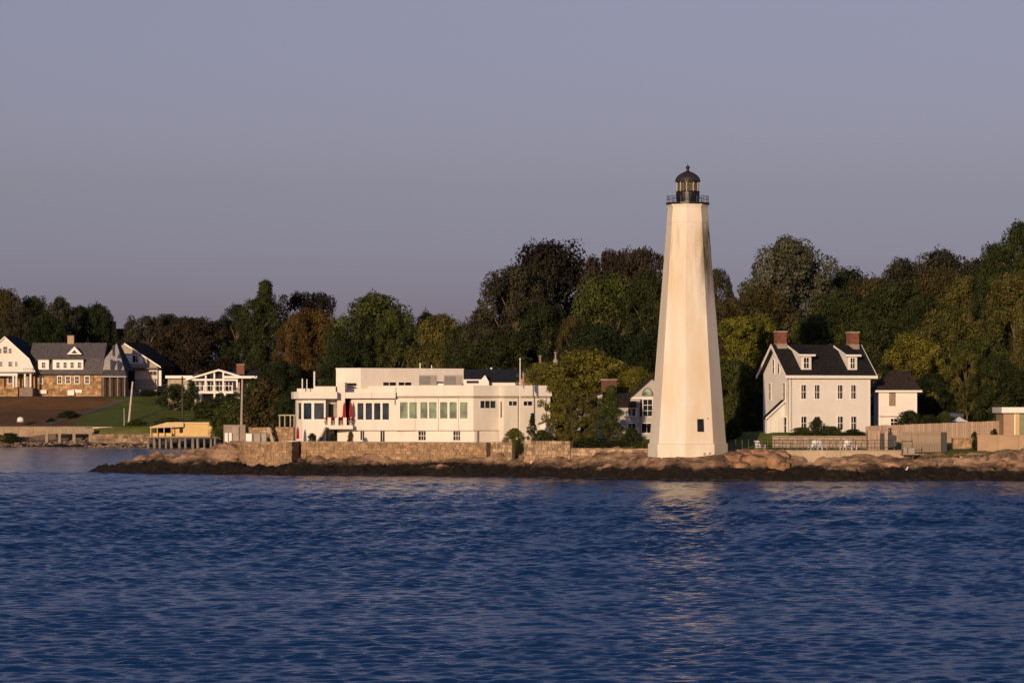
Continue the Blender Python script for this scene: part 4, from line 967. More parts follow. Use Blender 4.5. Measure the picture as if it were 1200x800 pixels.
    MB().box(X(25.5), X(42), -4.2, -1.2, Z(470), Z(454.5)).build('porch_base', mat('granite_painted_shade', (.25, .2, .16), .9, .2, 2), root)  # this stretch of base has its shadow put into a darker stone colour
    bl = MB()
    for i in range(8): bl.box(X(27 + i * 2.0) - .05, X(27 + i * 2.0) + .05, -4.4, -4.3, Z(436), Z(430))
    bl.box(X(25.5), X(42), -4.42, -4.28, Z(430.2), Z(429.6)); bl.build('balcony_railing', M_TRIM, root)
stone_house()

def shake_house():
    Y = 618.0; fr = frame_at('shingled_gable_house', 165, 462, Y, 'tan shingled gable house with dark sweeping roof, right of the stone house', 'house')
    X, Z = fr.x, fr.z; root = fr.o
    MB().prism([(X(132), Z(465)), (X(184.5), Z(465)), (X(184.5), Z(428.5)), (X(145.5), Z(402.5)), (X(132), Z(413))], 'y', 0, 9).build('wall', M_SHAKE, root)
    MB().add([(X(145.5), -.6, Z(401)), (X(188.5), -.6, Z(429)), (X(200), 12, Z(429)), (X(163), 12, Z(401)), (X(145.5), -.6, Z(402.6)), (X(188.5), -.6, Z(430.6)), (X(200), 12, Z(430.6)), (X(163), 12, Z(402.6))],
             [(0,1,2,3),(7,6,5,4),(0,4,5,1),(1,5,6,2),(2,6,7,3),(3,7,4,0)]).build('roof', M_ROOF, root)
    MB().add([(X(146), -.64, Z(401.6)), (X(188.8), -.64, Z(429.4)), (X(188.8), -.64, Z(431.2)), (X(146), -.64, Z(403.6))], [(0, 1, 2, 3)]).build('rake_board', M_TRIM, root)
    MB().box(X(139), X(168), -.05, .02, Z(426), Z(416.4)).build('cream_band', M_TRIM, root)
    px_window(root, fr, 155.5, 162.5, 416.5, 424.5, -.1, nv=2, nh=1)
    MB().box(X(150), X(187), -1.6, 0, Z(432.6), Z(430.8)).build('porch_roof', M_ROOFG, root)
    MB().box(X(158.5), X(185), -.4, .0, Z(444), Z(433)).build('cream_wall', mat('cream_paint', (.66, .56, .40), .7, .06), root)
    MB().box(X(150.5), X(157.5), -.1, .02, Z(456), Z(433.5)).build('doorway', M_DARK, root)
    px_window(root, fr, 171, 184, 435, 439.6, -.45, nv=3, nh=1)
    MB().box(X(158.5), X(182), -.5, .0, Z(456), Z(444)).build('shingled_base', M_SHAKE, root)
    MB().box(X(186.4), X(189.4), -.6, .2, Z(452), Z(434)).build('porch_post', M_TRIM, root)
shake_house()

def brick_chimney_house():
    Y = 690.0; fr = frame_at('hidden_roof_house', 130, 420, Y, 'dark roof with tall red brick chimney rising among the far trees', 'house')
    X, Z = fr.x, fr.z
    MB().box(X(106), X(150), 0, 8, Z(440), Z(396)).build('wall', M_SHAKE, fr.o)
    MB().prism([(-.5, Z(397)), (4, Z(384.5)), (8.5, Z(397))], 'x', X(104), X(146)).build('roof', M_ROOF, fr.o)
    c = chimney(fr.o, X(127.8), X(134.6), 1.2, 2.3, Z(396), Z(377))
brick_chimney_house()

def pavilion_house():
    Y = 585.0; fr = frame_at('white_pavilion_house', 250, 470, Y, 'low white house with glazed gable front and raised deck behind the shrubs', 'house')
    X, Z = fr.x, fr.z; root = fr.o
    MB().box(X(196), X(224), 1.0, 8, Z(475), Z(443)).build('wall', M_SHAKE, root)
    MB().box(X(194), X(226), -.4, 8.4, Z(443.2), Z(440)).build('flat_roof', M_TRIM, root)
    MB().box(X(224), X(280), 1.6, 9, Z(475), Z(444)).build('wall', M_SHAKE, root)
    MB().box(X(225), X(281), 2.4, 8, Z(444), Z(438)).build('clerestory', M_GLASS, root)
    # shallow glazed gable
    ro = MB()
    for (a, ya), (b, yb) in (((218, 444), (256.5, 432.5)), ((256.5, 432.5), (283, 440.5))):
        ro.add([(X(a), -.9, Z(ya)), (X(b), -.9, Z(yb)), (X(b), 9.4, Z(yb)), (X(a), 9.4, Z(ya)), (X(a), -.9, Z(ya + 2)), (X(b), -.9, Z(yb + 2)), (X(b), 9.4, Z(yb + 2)), (X(a), 9.4, Z(ya + 2))],
               [(3,2,1,0),(4,5,6,7),(0,1,5,4),(1,2,6,5),(2,3,7,6),(3,0,4,7)])
    ro.build('gable_roof', M_TRIM, root)
    for a in (240.5, 250.5, 261, 277):
        top = 433.8 + abs(a - 256.5) * .3
        MB().box(X(a), X(a) + .28, -.5, -.2, Z(458), Z(top + 1.2)).build('post', M_TRIM, root)
    MB().box(X(225), X(279), -.4, -.25, Z(446), Z(443.8)).build('beam', M_TRIM, root)
    for i, a in enumerate((229, 235, 242.5, 246.5, 252.5, 257, 263.5, 268, 272.5)):
        w = MB().box(X(a), X(a + 3.4), 1.5, 1.6, Z(457), Z(446.2)).build('window', M_GLASSB, root)
        MB().box(X(a + 3.4), X(a + 3.9), 1.42, 1.6, Z(457), Z(446)).build('frame', M_TRIM, w)
    MB().box(X(262), X(302), -1.4, 8, Z(443.2), Z(440.4)).build('eave', M_TRIM, root)
    MB().box(X(283), X(313), 4, 10, Z(475), Z(443)).build('wall', mat('dim_siding', (.22, .2, .19), .9, .1), root)
    MB().prism([(3.4, Z(443)), (7, Z(433.5)), (10.6, Z(443))], 'x', X(268), X(315)).build('roof', M_SLATE, root)
    chimney(root, X(275), X(284), 4, 5.4, Z(446), Z(427))
    MB().box(X(215), X(275), -3.0, 1.6, Z(461), Z(458.4)).build('deck', M_TRIM, root)
    for a in (218.5, 224, 231, 240, 251, 262, 273):
        MB().box(X(a), X(a) + .18, -2.95, -2.8, Z(458.4), Z(452)).build('rail_post', M_TRIM, root)
    MB().box(X(215), X(275), -2.97, -2.85, Z(452.3), Z(451.6)).build('deck_rail', M_TRIM, root)
    MB().box(X(230), X(238.5), -3.1, -1, Z(468), Z(461)).build('steps', M_TRIM, root)
    MB().box(X(252), X(254), -2.9, -2.5, Z(468), Z(461)).build('deck_post', M_TRIM, root)
    MB().box(X(264), X(266.4), -2.9, -2.5, Z(476), Z(461)).build('deck_post', M_TRIM, root)
    MB().box(X(261), X(264), -2.2, -1.2, Z(474), Z(461)).build('deck_pier', M_BRICK, root)
pavilion_house()

def yellow_hut():
    Y = 529.0; fr = frame_at('yellow_boathouse', 216, 512, Y, 'low yellow boathouse with awning porch standing on the timber pier', 'boathouse')
    X, Z = fr.x, fr.z; root = fr.o
    MB().prism([(X(215.5), Z(511.8)), (X(252), Z(511.8)), (X(247), Z(496)), (X(215.5), Z(496))], 'y', 0, 6).build('wall', M_YELLOW, root)
    MB().add([(X(214), -.25, Z(494.6)), (X(247.4), -.25, Z(494.6)), (X(255), 6.3, Z(505)), (X(200), 6.3, Z(494.2)), (X(214), -.25, Z(496.2)), (X(247.4), -.25, Z(496.2)), (X(255), 6.3, Z(506)), (X(200), 6.3, Z(496))],
             [(3,2,1,0),(4,5,6,7),(0,1,5,4),(1,2,6,5),(2,3,7,6),(3,0,4,7)]).build('roof', mat('cream_roof', (.70, .52, .28), .7, .08), root)
    MB().prism([(X(215.5), Z(496)), (X(215.5), Z(500)), (X(176), Z(501.5)), (X(176), Z(500)), (X(196), Z(494.6)), (X(215.5), Z(494.4))], 'y', -.6, 5).build('awning_roof', mat('pale_awning', (.62, .47, .27), .7, .08), root)
    MB().box(X(201), X(215.5), 1.2, 5, Z(511.8), Z(499)).build('porch_wall', M_YELLOW, root)
    MB().box(X(176.4), X(201), .2, .4, Z(511.8), Z(507.2)).build('parapet', M_YELLOW, root)
    for a in (176.4, 184, 192, 200.5):
        MB().box(X(a), X(a) + .14, -.4, -.26, Z(511.8), Z(500.5)).build('porch_post', M_YELLOW, root)
    MB().box(X(209.5), X(213.4), 1.1, 1.2, Z(507), Z(500.5)).build('window', M_GLASS, root)
    MB().box(X(178), X(200), 4.6, 5, Z(511), Z(500)).build('painted_porch_shade', M_DARK, root)  # black panel painted as the shade at the back of the porch
yellow_hut()

def pier():
    Y = 526.0; fr = frame_at('timber_pier', 212, 525, Y, 'timber pier on a row of pale piles under the yellow boathouse', 'pier')
    X, Z = fr.x, fr.z
    for i in range(12):
        MB().box(X(171), X(259), .0 + i * .75, .70 + i * .75, Z(512.6), Z(511.2)).build('deck_plank', M_WOOD, fr.o)
    MB().box(X(171), X(259), -.1, .1, Z(514.2), Z(512.7)).build('deck_beam', M_DPOLE, fr.o)
    rnd = random.Random(3); first = None
    for i, a in enumerate((174, 181, 187.5, 194.5, 201, 210.5, 217.5, 226, 232, 239.5, 247, 252)):
        if first is None:
            first = MB().tube((0, 0, Z(530)), (0, 0, Z(513.4)), .22, .19, 9).build('pile', M_PILE, fr.o); o = first
        else: o = share('pile', first.data, fr.o)
        o.location = (X(a), rnd.uniform(-.3, .2), 0); o.rotation_euler = (0, R(rnd.uniform(-2.5, 2.5)), rnd.random() * 6); o.scale = (rnd.uniform(.75, 1.25),) * 2 + (1,)
    for i, a in enumerate((178, 191, 205, 221, 236, 249)):
        o = share('pile', first.data, fr.o, (X(a), 5, 0), (.9, .9, 1))
pier()

# far seawalls and the beach below them
def far_wall(name, x0, x1, yt, yb, Y, label, m, thick=.6, panels=6):
    fr = frame_at(name, x0, yb, Y, label, 'wall')
    w = fr.x(x1) / panels
    for i in range(panels):
        MB().box(i * w + .02, (i + 1) * w - .02, 0, thick, -1.2, fr.z(yt) - .12).build('panel', m, fr.o)
    MB().box(-.05, fr.x(x1) + .05, -.08, thick + .08, fr.z(yt) - .12, fr.z(yt)).build('coping', m, fr.o)
far_wall('seawall', -30, 108, 499.5, 517, 556, 'long tan concrete seawall below the brown field', mat('tan_concrete', (.34, .255, .175), .9, .2, .4, .3, 6), panels=8)
far_wall('low_white_wall', 108.6, 144, 500, 510, 555, 'short pale whitewashed wall at the end of the seawall', mat('pale_wash', (.62, .52, .42), .85, .1, .6), panels=3)

stone_wall('dry_stone_wall', [(PX(106, 547), 547.0), (PX(150, 546), 546.0), (PX(176, 543), 543.0)], PZ(520, 546), PZ(508.5, 546), 1.2, 'low dry stone wall between seawall and pier', mat('dry_stone', (.30, .22, .15), .9, .35, 1.2, .5, 6, isl=.5), (1.0, .42), 41)
def low_dock():
    fr = frame_at('low_dock', 85, 517, 549.5, 'low weathered bench-like dock against the tan seawall', 'dock')
    X, Z = fr.x, fr.z
    for i in range(4):
        MB().box(X(52), X(108), i * .55, i * .55 + .5, Z(508.2), Z(506.8)).build('plank', M_WOOD, fr.o)
    for a in (53, 68, 85, 104):
        MB().box(X(a), X(a) + .5, 0, .5, Z(519), Z(508.2)).build('leg', M_WOOD, fr.o)
    MB().box(X(52), X(108), 2.3, 2.4, Z(506.8), Z(501.5)).build('back_rail', M_WOOD, fr.o)
low_dock()

def riprap():
    rnd = random.Random(21); mb = MB()
    for i in range(420):
        px = rnd.uniform(-8, 176); Y = rnd.uniform(545.5, 551) if px < 100 else rnd.uniform(539.5, 545)
        x = PX(px, Y); z = max(.05, gz(x, Y)) + rnd.uniform(-.1, .12) + 0
        s = rnd.uniform(.08, .24); c = Vector((x, Y, z))
        vs = []
        for dx, dy, dz in ((-1,-1,-1),(1,-1,-1),(1,1,-1),(-1,1,-1),(-1,-1,1),(1,-1,1),(1,1,1),(-1,1,1)):
            vs.append(c + Vector((dx * s * rnd.uniform(.7, 1.3), dy * s * rnd.uniform(.6, 1), dz * s * .6 * rnd.uniform(.6, 1.2))))
        mb.add(vs, [(0,3,2,1),(4,5,6,7),(0,1,5,4),(1,2,6,5),(2,3,7,6),(3,0,4,7)])
    o = mb.build('beach_stones', mat('beach_stone', (.22, .16, .115), .9, .3, 1.5, .5, 8, isl=.5)); tag(o, 'scattered pale stones along the far beach', 'stones', kind='stuff')
riprap()

def far_path():
    pts = [(52, 499), (75, 491), (100, 484), (118, 478.5), (134, 473.5), (146, 468)]; mb = MB(); v = []
    for i, (px, py) in enumerate(pts):
        # follow the slope: find the distance at which the lawn is seen at this row
        best = min((abs(PZ(py, Y) - gz(PX(px, Y), Y)), Y) for Y in np.arange(556, 612, .5))[1]
        x = PX(px, best); v.append((x, best))
    for i, (x, y) in enumerate(v):
        mb.v += [(x - 1.1, y - .6, gz(x - 1.1, y - .6) + .06), (x + 1.1, y + .6, gz(x + 1.1, y + .6) + .06)]
    for i in range(len(v) - 1): mb.f.append((2*i, 2*i+1, 2*i+3, 2*i+2))
    o = mb.build('path', mat('grey_gravel_path', (.13, .105, .09), .95, .2, 2)); tag(o, 'narrow grey path climbing the brown field', kind='structure')
far_path()

def pole(name, x0, y0, x1, y1, Y, r, m, label, cat='pole', arms=()):
    base = Vector((PX(x0, Y), Y, PZ(y0, Y))); g = gz(base.x, Y)
    top = Vector((PX(x1, Y), Y, PZ(y1, Y))) - base
    root = empty(name, base, 0, label, cat)
    lo = min(0, g - base.z) - .3
    MB().tube((0, 0, lo), (0, 0, 0), r, n=8).add([], []).build('footing', m, root)
    MB().tube((0, 0, 0), top, r, r * .75, 8).build('post', m, root)
    for (a, b, h, t) in arms:
        MB().box(a, b, -.08, .08, top.z * h - t, top.z * h + t).build('crossarm', m, root)
    return root
pole('utility_pole', 150.5, 500, 155.5, 447, 560, .2, mat('white_pole', (.55, .48, .38), .9, .15, 2), 'pale leaning pole on the far lawn beside the dark thin mast')
pole('mast', 145.8, 505, 145.4, 478, 556, .12, M_GREY, 'thin grey mast at the end of the far seawall')
pole('utility_pole', 214, 497, 213.6, 441, 556, .2, M_DPOLE, 'dark pole standing in front of the low white pavilion house')
pole('utility_pole', 282.8, 500, 284, 444, 420, .16, M_POLE, 'tall pale pole rising behind the terrace storage wall')
pole('clothes_post', 98, 478, 98.3, 463, 588, .14, M_POLE, 'white T-shaped post at the edge of the brown field', arms=((-.2, 2.6, .98, .08),))
b = frame_at('propane_tank', 24, 493, 558.5, 'small white dome on the brown field above the seawall', 'tank')
MB().lathe([(.3, -.3), (.62, 0), (.6, .35), (.4, .62), (.1, .7)], 14).build('dome', M_TRIM, b.o, smooth=True)
MB().lathe([(.68, -.25), (.7, -.1), (.6, -.05)], 14).build('base_ring', M_CONC2, b.o)

# ------------------------------------------------------------------ terrace walls of the point
def P2(px, Y): return (PX(px, Y), Y)
zt_b = PZ(518.5, 328)
bast = [(PX(270, 337), 337.0), (PX(279, 333), 333.0), (PX(287, 330.6), 330.6), (PX(300, 329.2), 329.2), (PX(318, 328.4), 328.4), (PX(336, 328.2), 328.2), (PX(341.5, 328.4), 328.4), (PX(352.5, 332.2), 332.2)]
stone_wall('bastion_wall', bast, PZ(547, 328), zt_b, .8, 'rounded tan stone bastion at the left end of the terrace', M_STONE, (.55, .27), 3, .1)
tw = [(PX(352.8, 331.2), 331.2), (PX(420, 328.4), 328.4), (PX(500, 325), 325.0), (PX(570, 321.6), 321.6)]
stone_wall('terrace_wall', tw, PZ(541, 327), PZ(518.2, 327), .8, 'long brown stone sea wall under the cream house', M_STONE, (.6, .27), 4, .08)
tw2 = [(PX(575, 319.6), 319.6), (PX(600, 318.4), 318.4)]
stone_wall('garden_wall', tw2, PZ(537, 319), PZ(517.5, 319), .6, 'short rubble wall between terrace wall and leafy shrub', M_STONE2, (.42, .3), 5)
tw3 = [(PX(614, 316), 316.0), (PX(668, 314), 314.0)]
stone_wall('rubble_wall', tw3, PZ(538, 315), PZ(516.2, 315), .7, 'tall rubble stone wall in front of the pines', M_STONE2, (.45, .33), 6)
tw4 = [(PX(668.6, 314.2), 314.2), (PX(764, 311), 311.0)]
stone_wall('low_stone_wall', tw4, PZ(537, 312), PZ(525, 312), .7, 'low pale stone wall running up to the lighthouse', M_STONE2, (.6, .32), 7)
tw5 = [(PX(846, 310), 310.0), (PX(925, 309.0), 309.0)]
stone_wall('low_stone_wall', tw5, PZ(541, 309), PZ(526.5, 309), .7, 'low golden stone wall right behind the boulders', M_STONE2, (.6, .34), 8)

def fill_deck(name, poly, z, m, label):
    o = MB().prism(poly, 'z', z - .5, z).build(name, m); tag(o, label, kind='structure')
fill_deck('terrace', [(p[0] * .998, p[1] + .5) for p in bast] + [(p[0], p[1] + .5) for p in tw[1:]] + [(PX(585, 336), 336), (PX(268, 342), 342)], zt_b - .03, mat('terrace_paving', (.30, .24, .18), .9, .15, 1), 'paved terrace behind the stone sea wall')

def concrete_wall():
    Y = 305.5; fr = frame_at('concrete_seawall', 922, 548, Y, 'smooth pale concrete sea wall below the railing', 'wall')
    xs = [922, 960, 985, 1025, 1068]; k = fr
    for i in range(4):
        MB().box(k.x(xs[i]) + .012, k.x(xs[i+1]) - .012, i * .02, .7, -.4, k.z(528.5)).build('panel', M_CONC, fr.o)
    MB().box(k.x(922) - .05, k.x(1059), -.10, .8, k.z(528.5), k.z(527.3)).build('coping', M_CONC, fr.o)
concrete_wall()
zdk = PZ(527.8, 305.5)
fill_deck('lower_terrace', [(PX(848, 310.6), 310.6), (PX(925, 309.6), 309.6), (PX(926, 306), 306.0), (PX(1068, 306), 306.0), (PX(1068, 314), 314), (PX(846, 314), 314)], zdk - .02, M_CONC2, 'paved lower terrace behind the railing')
def railing():
    Y = 306.2; fr = frame_at('terrace_railing', 858, 527.6, Y, 'thin black metal railing along the lower terrace edge', 'railing')
    X, Z = fr.x, fr.z; h = Z(515.6)
    def d(px): return 4.0 * sstep(930, 905, np.array(px)) * 1.0
    first = None; prev = None
    for px in np.arange(858, 1052, 7.6):
        y = float(d(px))
        if first is None: first = MB().tube((0, 0, -.1), (0, 0, h), .035, n=6).build('post', M_BLACK, fr.o); o = first
        else: o = share('post', first.data, fr.o)
        o.location = (X(px), y, 0)
        if prev:
            for f in (1.0, .68, .36): MB().tube((X(prev[0]), prev[1], h * f), (X(px), y, h * f), .022, n=6).build('rail', M_BLACK, fr.o)
        prev = (px, y)
railing()
def upper_wall():
    tw = [(PX(905, 316), 316.0), (PX(1020, 314.5), 314.5)]
    stone_wall('planting_wall', tw, zdk - .1, PZ(511.5, 315), .6, 'grey stone planting wall below the keeper house', mat('grey_fieldstone', (.36, .29, .23), .9, .3, 2, .4), (.6, .3), 9, .08)
upper_wall()
def lounge_chair(px, Y, label, flip=1):
    fr = frame_at('lounge_chair', px, 527.9, Y, label, 'chair', 'white chairs on the lower terrace')
    o = fr.o; o.rotation_euler.z = R(35 * flip)
    for i in range(4): MB().box(-.28 + i * .145, -.16 + i * .145, -.35, .3, .3, .34).build('seat_slat', M_TRIM, o)
    bk = [MB().box(-.3 + i * .125, -.19 + i * .125, -.02, .02, 0, .72).build('back_slat', M_TRIM, o) for i in range(5)]
    for q in bk: q.location = (0, .3, .32); q.rotation_euler = (R(-24), 0, 0)
    for sx in (-.34, .3):
        MB().box(sx, sx + .05, -.38, -.3, 0, .52).build('leg', M_TRIM, o); MB().box(sx, sx + .05, .25, .33, 0, .36).build('leg', M_TRIM, o)
        MB().box(sx - .05, sx + .1, -.42, .36, .52, .55).build('armrest', M_TRIM, o)
lounge_chair(891, 311.6, 'white chair farthest left behind the railing'); lounge_chair(952, 308.4, 'white lounge chair behind the railing, left of the centre pair', -1)
lounge_chair(963.5, 308.6, 'white lounge chair second of the left pair behind the railing'); lounge_chair(990, 308.2, 'white lounge chair of the right pair, left one', -1)
lounge_chair(998, 308.6, 'white lounge chair of the right pair, nearer the wooden shed')

def board_fence(name, pts, yt, label, m, w=.22, gap=.02):
    """upright boards along a plan line, each board its own part; yt gives the top row at both ends"""
    (xa, ya), (xb, yb) = pts; Lw = math.hypot(xb - xa, yb - ya); n = int(Lw / w); rnd = random.Random(len(label))
    g0 = min(gz(xa, ya), gz(xb, yb)) - .3
    root = empty(name, (xa, ya, g0), math.atan2(yb - ya, xb - xa), label, 'fence')
    zt0, zt1 = PZ(yt[0], ya) - g0, PZ(yt[1], yb) - g0
    me = MB().box(0, w - gap, -.012, .012, 0, 1).build('board', m, root)
    for i in range(n):
        o = me if i == 0 else share('board', me.data, root)
        o.location = (i * w, rnd.uniform(-.012, .012), 0); o.scale = (1, 1, zt0 + (zt1 - zt0) * i / n + rnd.uniform(-.02, .02)); o.rotation_euler = (0, 0, R(rnd.uniform(-3, 3)))
    for h in (.25, .8):
        MB().box(0, Lw, .04, .09, min(zt0, zt1) * h - .05, min(zt0, zt1) * h + .05).build('fence_rail', m, root)
    for i in range(int(Lw / 2.4) + 1):
        MB().box(min(Lw, i * 2.4) - .06, min(Lw, i * 2.4) + .06, .10, .2, 0, min(zt0, zt1) * .97).build('fence_post', m, root)
board_fence('board_fence', [P2(1016, 319), P2(1043, 320)], (499, 497.5), 'lower board fence beside the white house corner', M_CEDAR)
board_fence('board_fence', [P2(1040, 322), P2(1176, 321)], (498, 492.8), 'long tall cedar board fence behind the garden walls', M_CEDAR)
def garden_screens():
    # slatted screen 1057-1104
    Y = 311.0; fr = frame_at('slatted_screen', 1057, 527, Y, 'pale slatted wooden screen with black end panel', 'screen')
    X, Z = fr.x, fr.z; n = 24; w = X(1103) / n; first = None
    for i in range(n):
        if first is None: first = MB().box(0, w - .03, 0, .05, -.2, Z(507)).build('slat', M_WOOD, fr.o)
        else: share('slat', first.data, fr.o, (i * w, 0, 0))
    MB().box(-.05, X(1104), -.03, .09, Z(507), Z(506)).build('cap_rail', M_WOOD, fr.o)
    MB().box(X(1103.2), X(1109.5), -.05, .8, -.2, Z(506)).build('end_panel', M_BLACK, fr.o)
    # tan rendered wall at the right border
    fr = frame_at('garden_wall', 1145.5, 527.5, 309.0, 'smooth tan garden wall at the right edge, below the flat-roofed pavilion', 'wall')
    for i in range(3):
        MB().box(fr.x(1145.5 + 24 * i) + .01, fr.x(1145.5 + 24 * (i + 1)) - .01, 0, .35, -.4, fr.z(510.6)).build('panel', mat('tan_render', (.43, .30, .195), .85, .1, .7, .2, 8), fr.o)
    MB().box(-.06, fr.x(1218), -.05, .4, fr.z(510.6), fr.z(509.4)).build('coping', mat('tan_render', (.43, .30, .195)), fr.o)
    fr = frame_at('planter_wall', 1117, 526, 314.0, 'low brown stone planter between the two garden screens', 'planter')
    MB().box(0, fr.x(1147), 0, 1.2, -.6, fr.z(513)).build('wall', M_STONE, fr.o); stone_run(fr.o, [(0, -.01), (fr.x(1147), -.01)], -.4, fr.z(513), (.45, .28), M_STONE, 14)
    fr = frame_at('gate_hut', 1014, 527, 312.0, 'small cedar hut with dark doorway at the end of the railing', 'hut')
    MB().box(fr.x(1017), fr.x(1031), 0, 1.2, -.2, fr.z(505)).build('side_panel', M_CEDAR, fr.o)
    for i in range(6): MB().box(fr.x(1017 + i * 2.33) + .01, fr.x(1017 + (i + 1) * 2.33) - .01, -.04, 0, -.2, fr.z(504.6)).build('board', M_CEDAR, fr.o)
    MB().box(fr.x(1031.5), fr.x(1036), -.05, .1, -.2, fr.z(507.5)).build('dark_door', M_BLACK, fr.o)
    MB().box(fr.x(1036.5), fr.x(1040.2), -.2, .15, -.2, fr.z(505.5)).build('gate_post', M_CEDAR, fr.o)
    MB().prism([(fr.x(1040.5), fr.z(525)), (fr.x(1050.5), fr.z(522.5)), (fr.x(1050.8), fr.z(510.5)), (fr.x(1040.5), fr.z(508))], 'y', .0, .08).build('open_gate', M_BLACK, fr.o)
garden_screens()
def platform():
    Y = 304.6; fr = frame_at('boat_platform', 1066, 534, Y, 'small grey timber landing platform at the end of the concrete wall', 'platform')
    X, Z = fr.x, fr.z
    for i in range(5): MB().box(X(1056.5), X(1076), -.6 + i * .32, -.3 + i * .32, Z(532.6), Z(531)).build('plank', M_WOOD, fr.o)
    for a, b in ((1058.5, 1063), (1064, 1071.5)):
        MB().box(X(a), X(b), -.2, .5, Z(531), Z(524.5)).build('locker', M_CONC2, fr.o)
    for a in (1057.5, 1069.5): MB().tube((X(a), .3, Z(533)), (X(a), .3, Z(514.5)), .05, n=6).build('rail_post', M_BLACK, fr.o)
    MB().tube((X(1057.5), .3, Z(517)), (X(1069.5), .3, Z(517)), .035, n=6).build('rail', M_BLACK, fr.o)
    MB().tube((X(1070), 0, Z(541)), (X(1070.5), 0, Z(532.6)), .18, n=8).build('support_post', M_BLACK, fr.o)
    MB().tube((X(1071), 0, Z(537)), (X(1076), 0, Z(532.8)), .08, n=6).build('brace', M_BLACK, fr.o)
platform()
def pavilion_right():
    Y = 318.0; fr = frame_at('flat_roof_pavilion', 1176, 518, Y, 'tan garden pavilion with thick white flat roof at the right edge', 'pavilion')
    X, Z = fr.x, fr.z
    MB().box(X(1176), X(1230), 0, 5, -.5, Z(484)).build('wall', mat('tan_render2', (.42, .28, .18), .85, .1, .8, .2, 8), fr.o)
    MB().box(X(1172.5), X(1234), -.8, 5.5, Z(483.6), Z(477)).build('roof_slab', M_TRIM, fr.o)
    MB().box(X(1190.5), X(1194.5), -.1, 0, -.3, Z(484)).build('post', M_YELLOW, fr.o)
    w = MB().box(X(1195), X(1228), -.05, .0, -.3, Z(484)).build('sliding_door', mat('sage_panel', (.22, .23, .15), .5, .1), fr.o)
    MB().box(X(1188.5), X(1190), -.06, 0, -.3, Z(484)).build('door_frame', M_TRIM, fr.o)
pavilion_right()
def shed_roof():
    Y = 330.0; fr = frame_at('tent_canopy', 1124, 500, Y, 'small cream peaked canopy showing over the long fence', 'canopy')
    X, Z = fr.x, fr.z; a = [(X(1115.5), -.8, Z(494)), (X(1133.5), -.8, Z(494)), (X(1133.5), 1.2, Z(494)), (X(1115.5), 1.2, Z(494))]
    MB().add(a + [(X(1124), .2, Z(488))], [(0,1,4),(1,2,4),(2,3,4),(3,0,4),(3,2,1,0)]).build('roof', M_TRIM, fr.o)
    for p in a: MB().tube((p[0] * .95, p[1] * .9, Z(520)), (p[0] * .95, p[1] * .9, Z(494)), .05, n=6).build('post', M_TRIM, fr.o)
    fr = frame_at('parked_boat', 1118, 487, 338.0, 'blue-grey covered boat glimpsed in the dark under the trees', 'boat')
    vs = []; n = 9
    for i in range(n):
        t = i / (n - 1); x = -1.8 + 3.6 * t; w = .8 * math.sin(math.pi * (.08 + .84 * t)) ** .6; h = .5 * math.sin(math.pi * (.1 + .8 * t))
        vs += [(x, -w, .2), (x, -w * .6, -.4), (x, w * .6, -.4), (x, w, .2), (x, 0, .2 + h)]
    fs = [(5*i+j, 5*i+(j+1) % 5, 5*(i+1)+(j+1) % 5, 5*(i+1)+j) for i in range(n-1) for j in range(5)] + [(0,1,2,3,4), tuple(5*(n-1)+j for j in (4,3,2,1,0))]
    MB().add(vs, fs).build('covered_hull', mat('blue_tarp', (.07, .085, .13), .7, .15, 3), fr.o, smooth=True); fr.o.scale = (.55, .55, .55)
    for x in (-1, 1): MB().box(x - .1, x + .1, -.6, .6, -6, -.35).build('cradle', M_DPOLE, fr.o)
shed_roof()

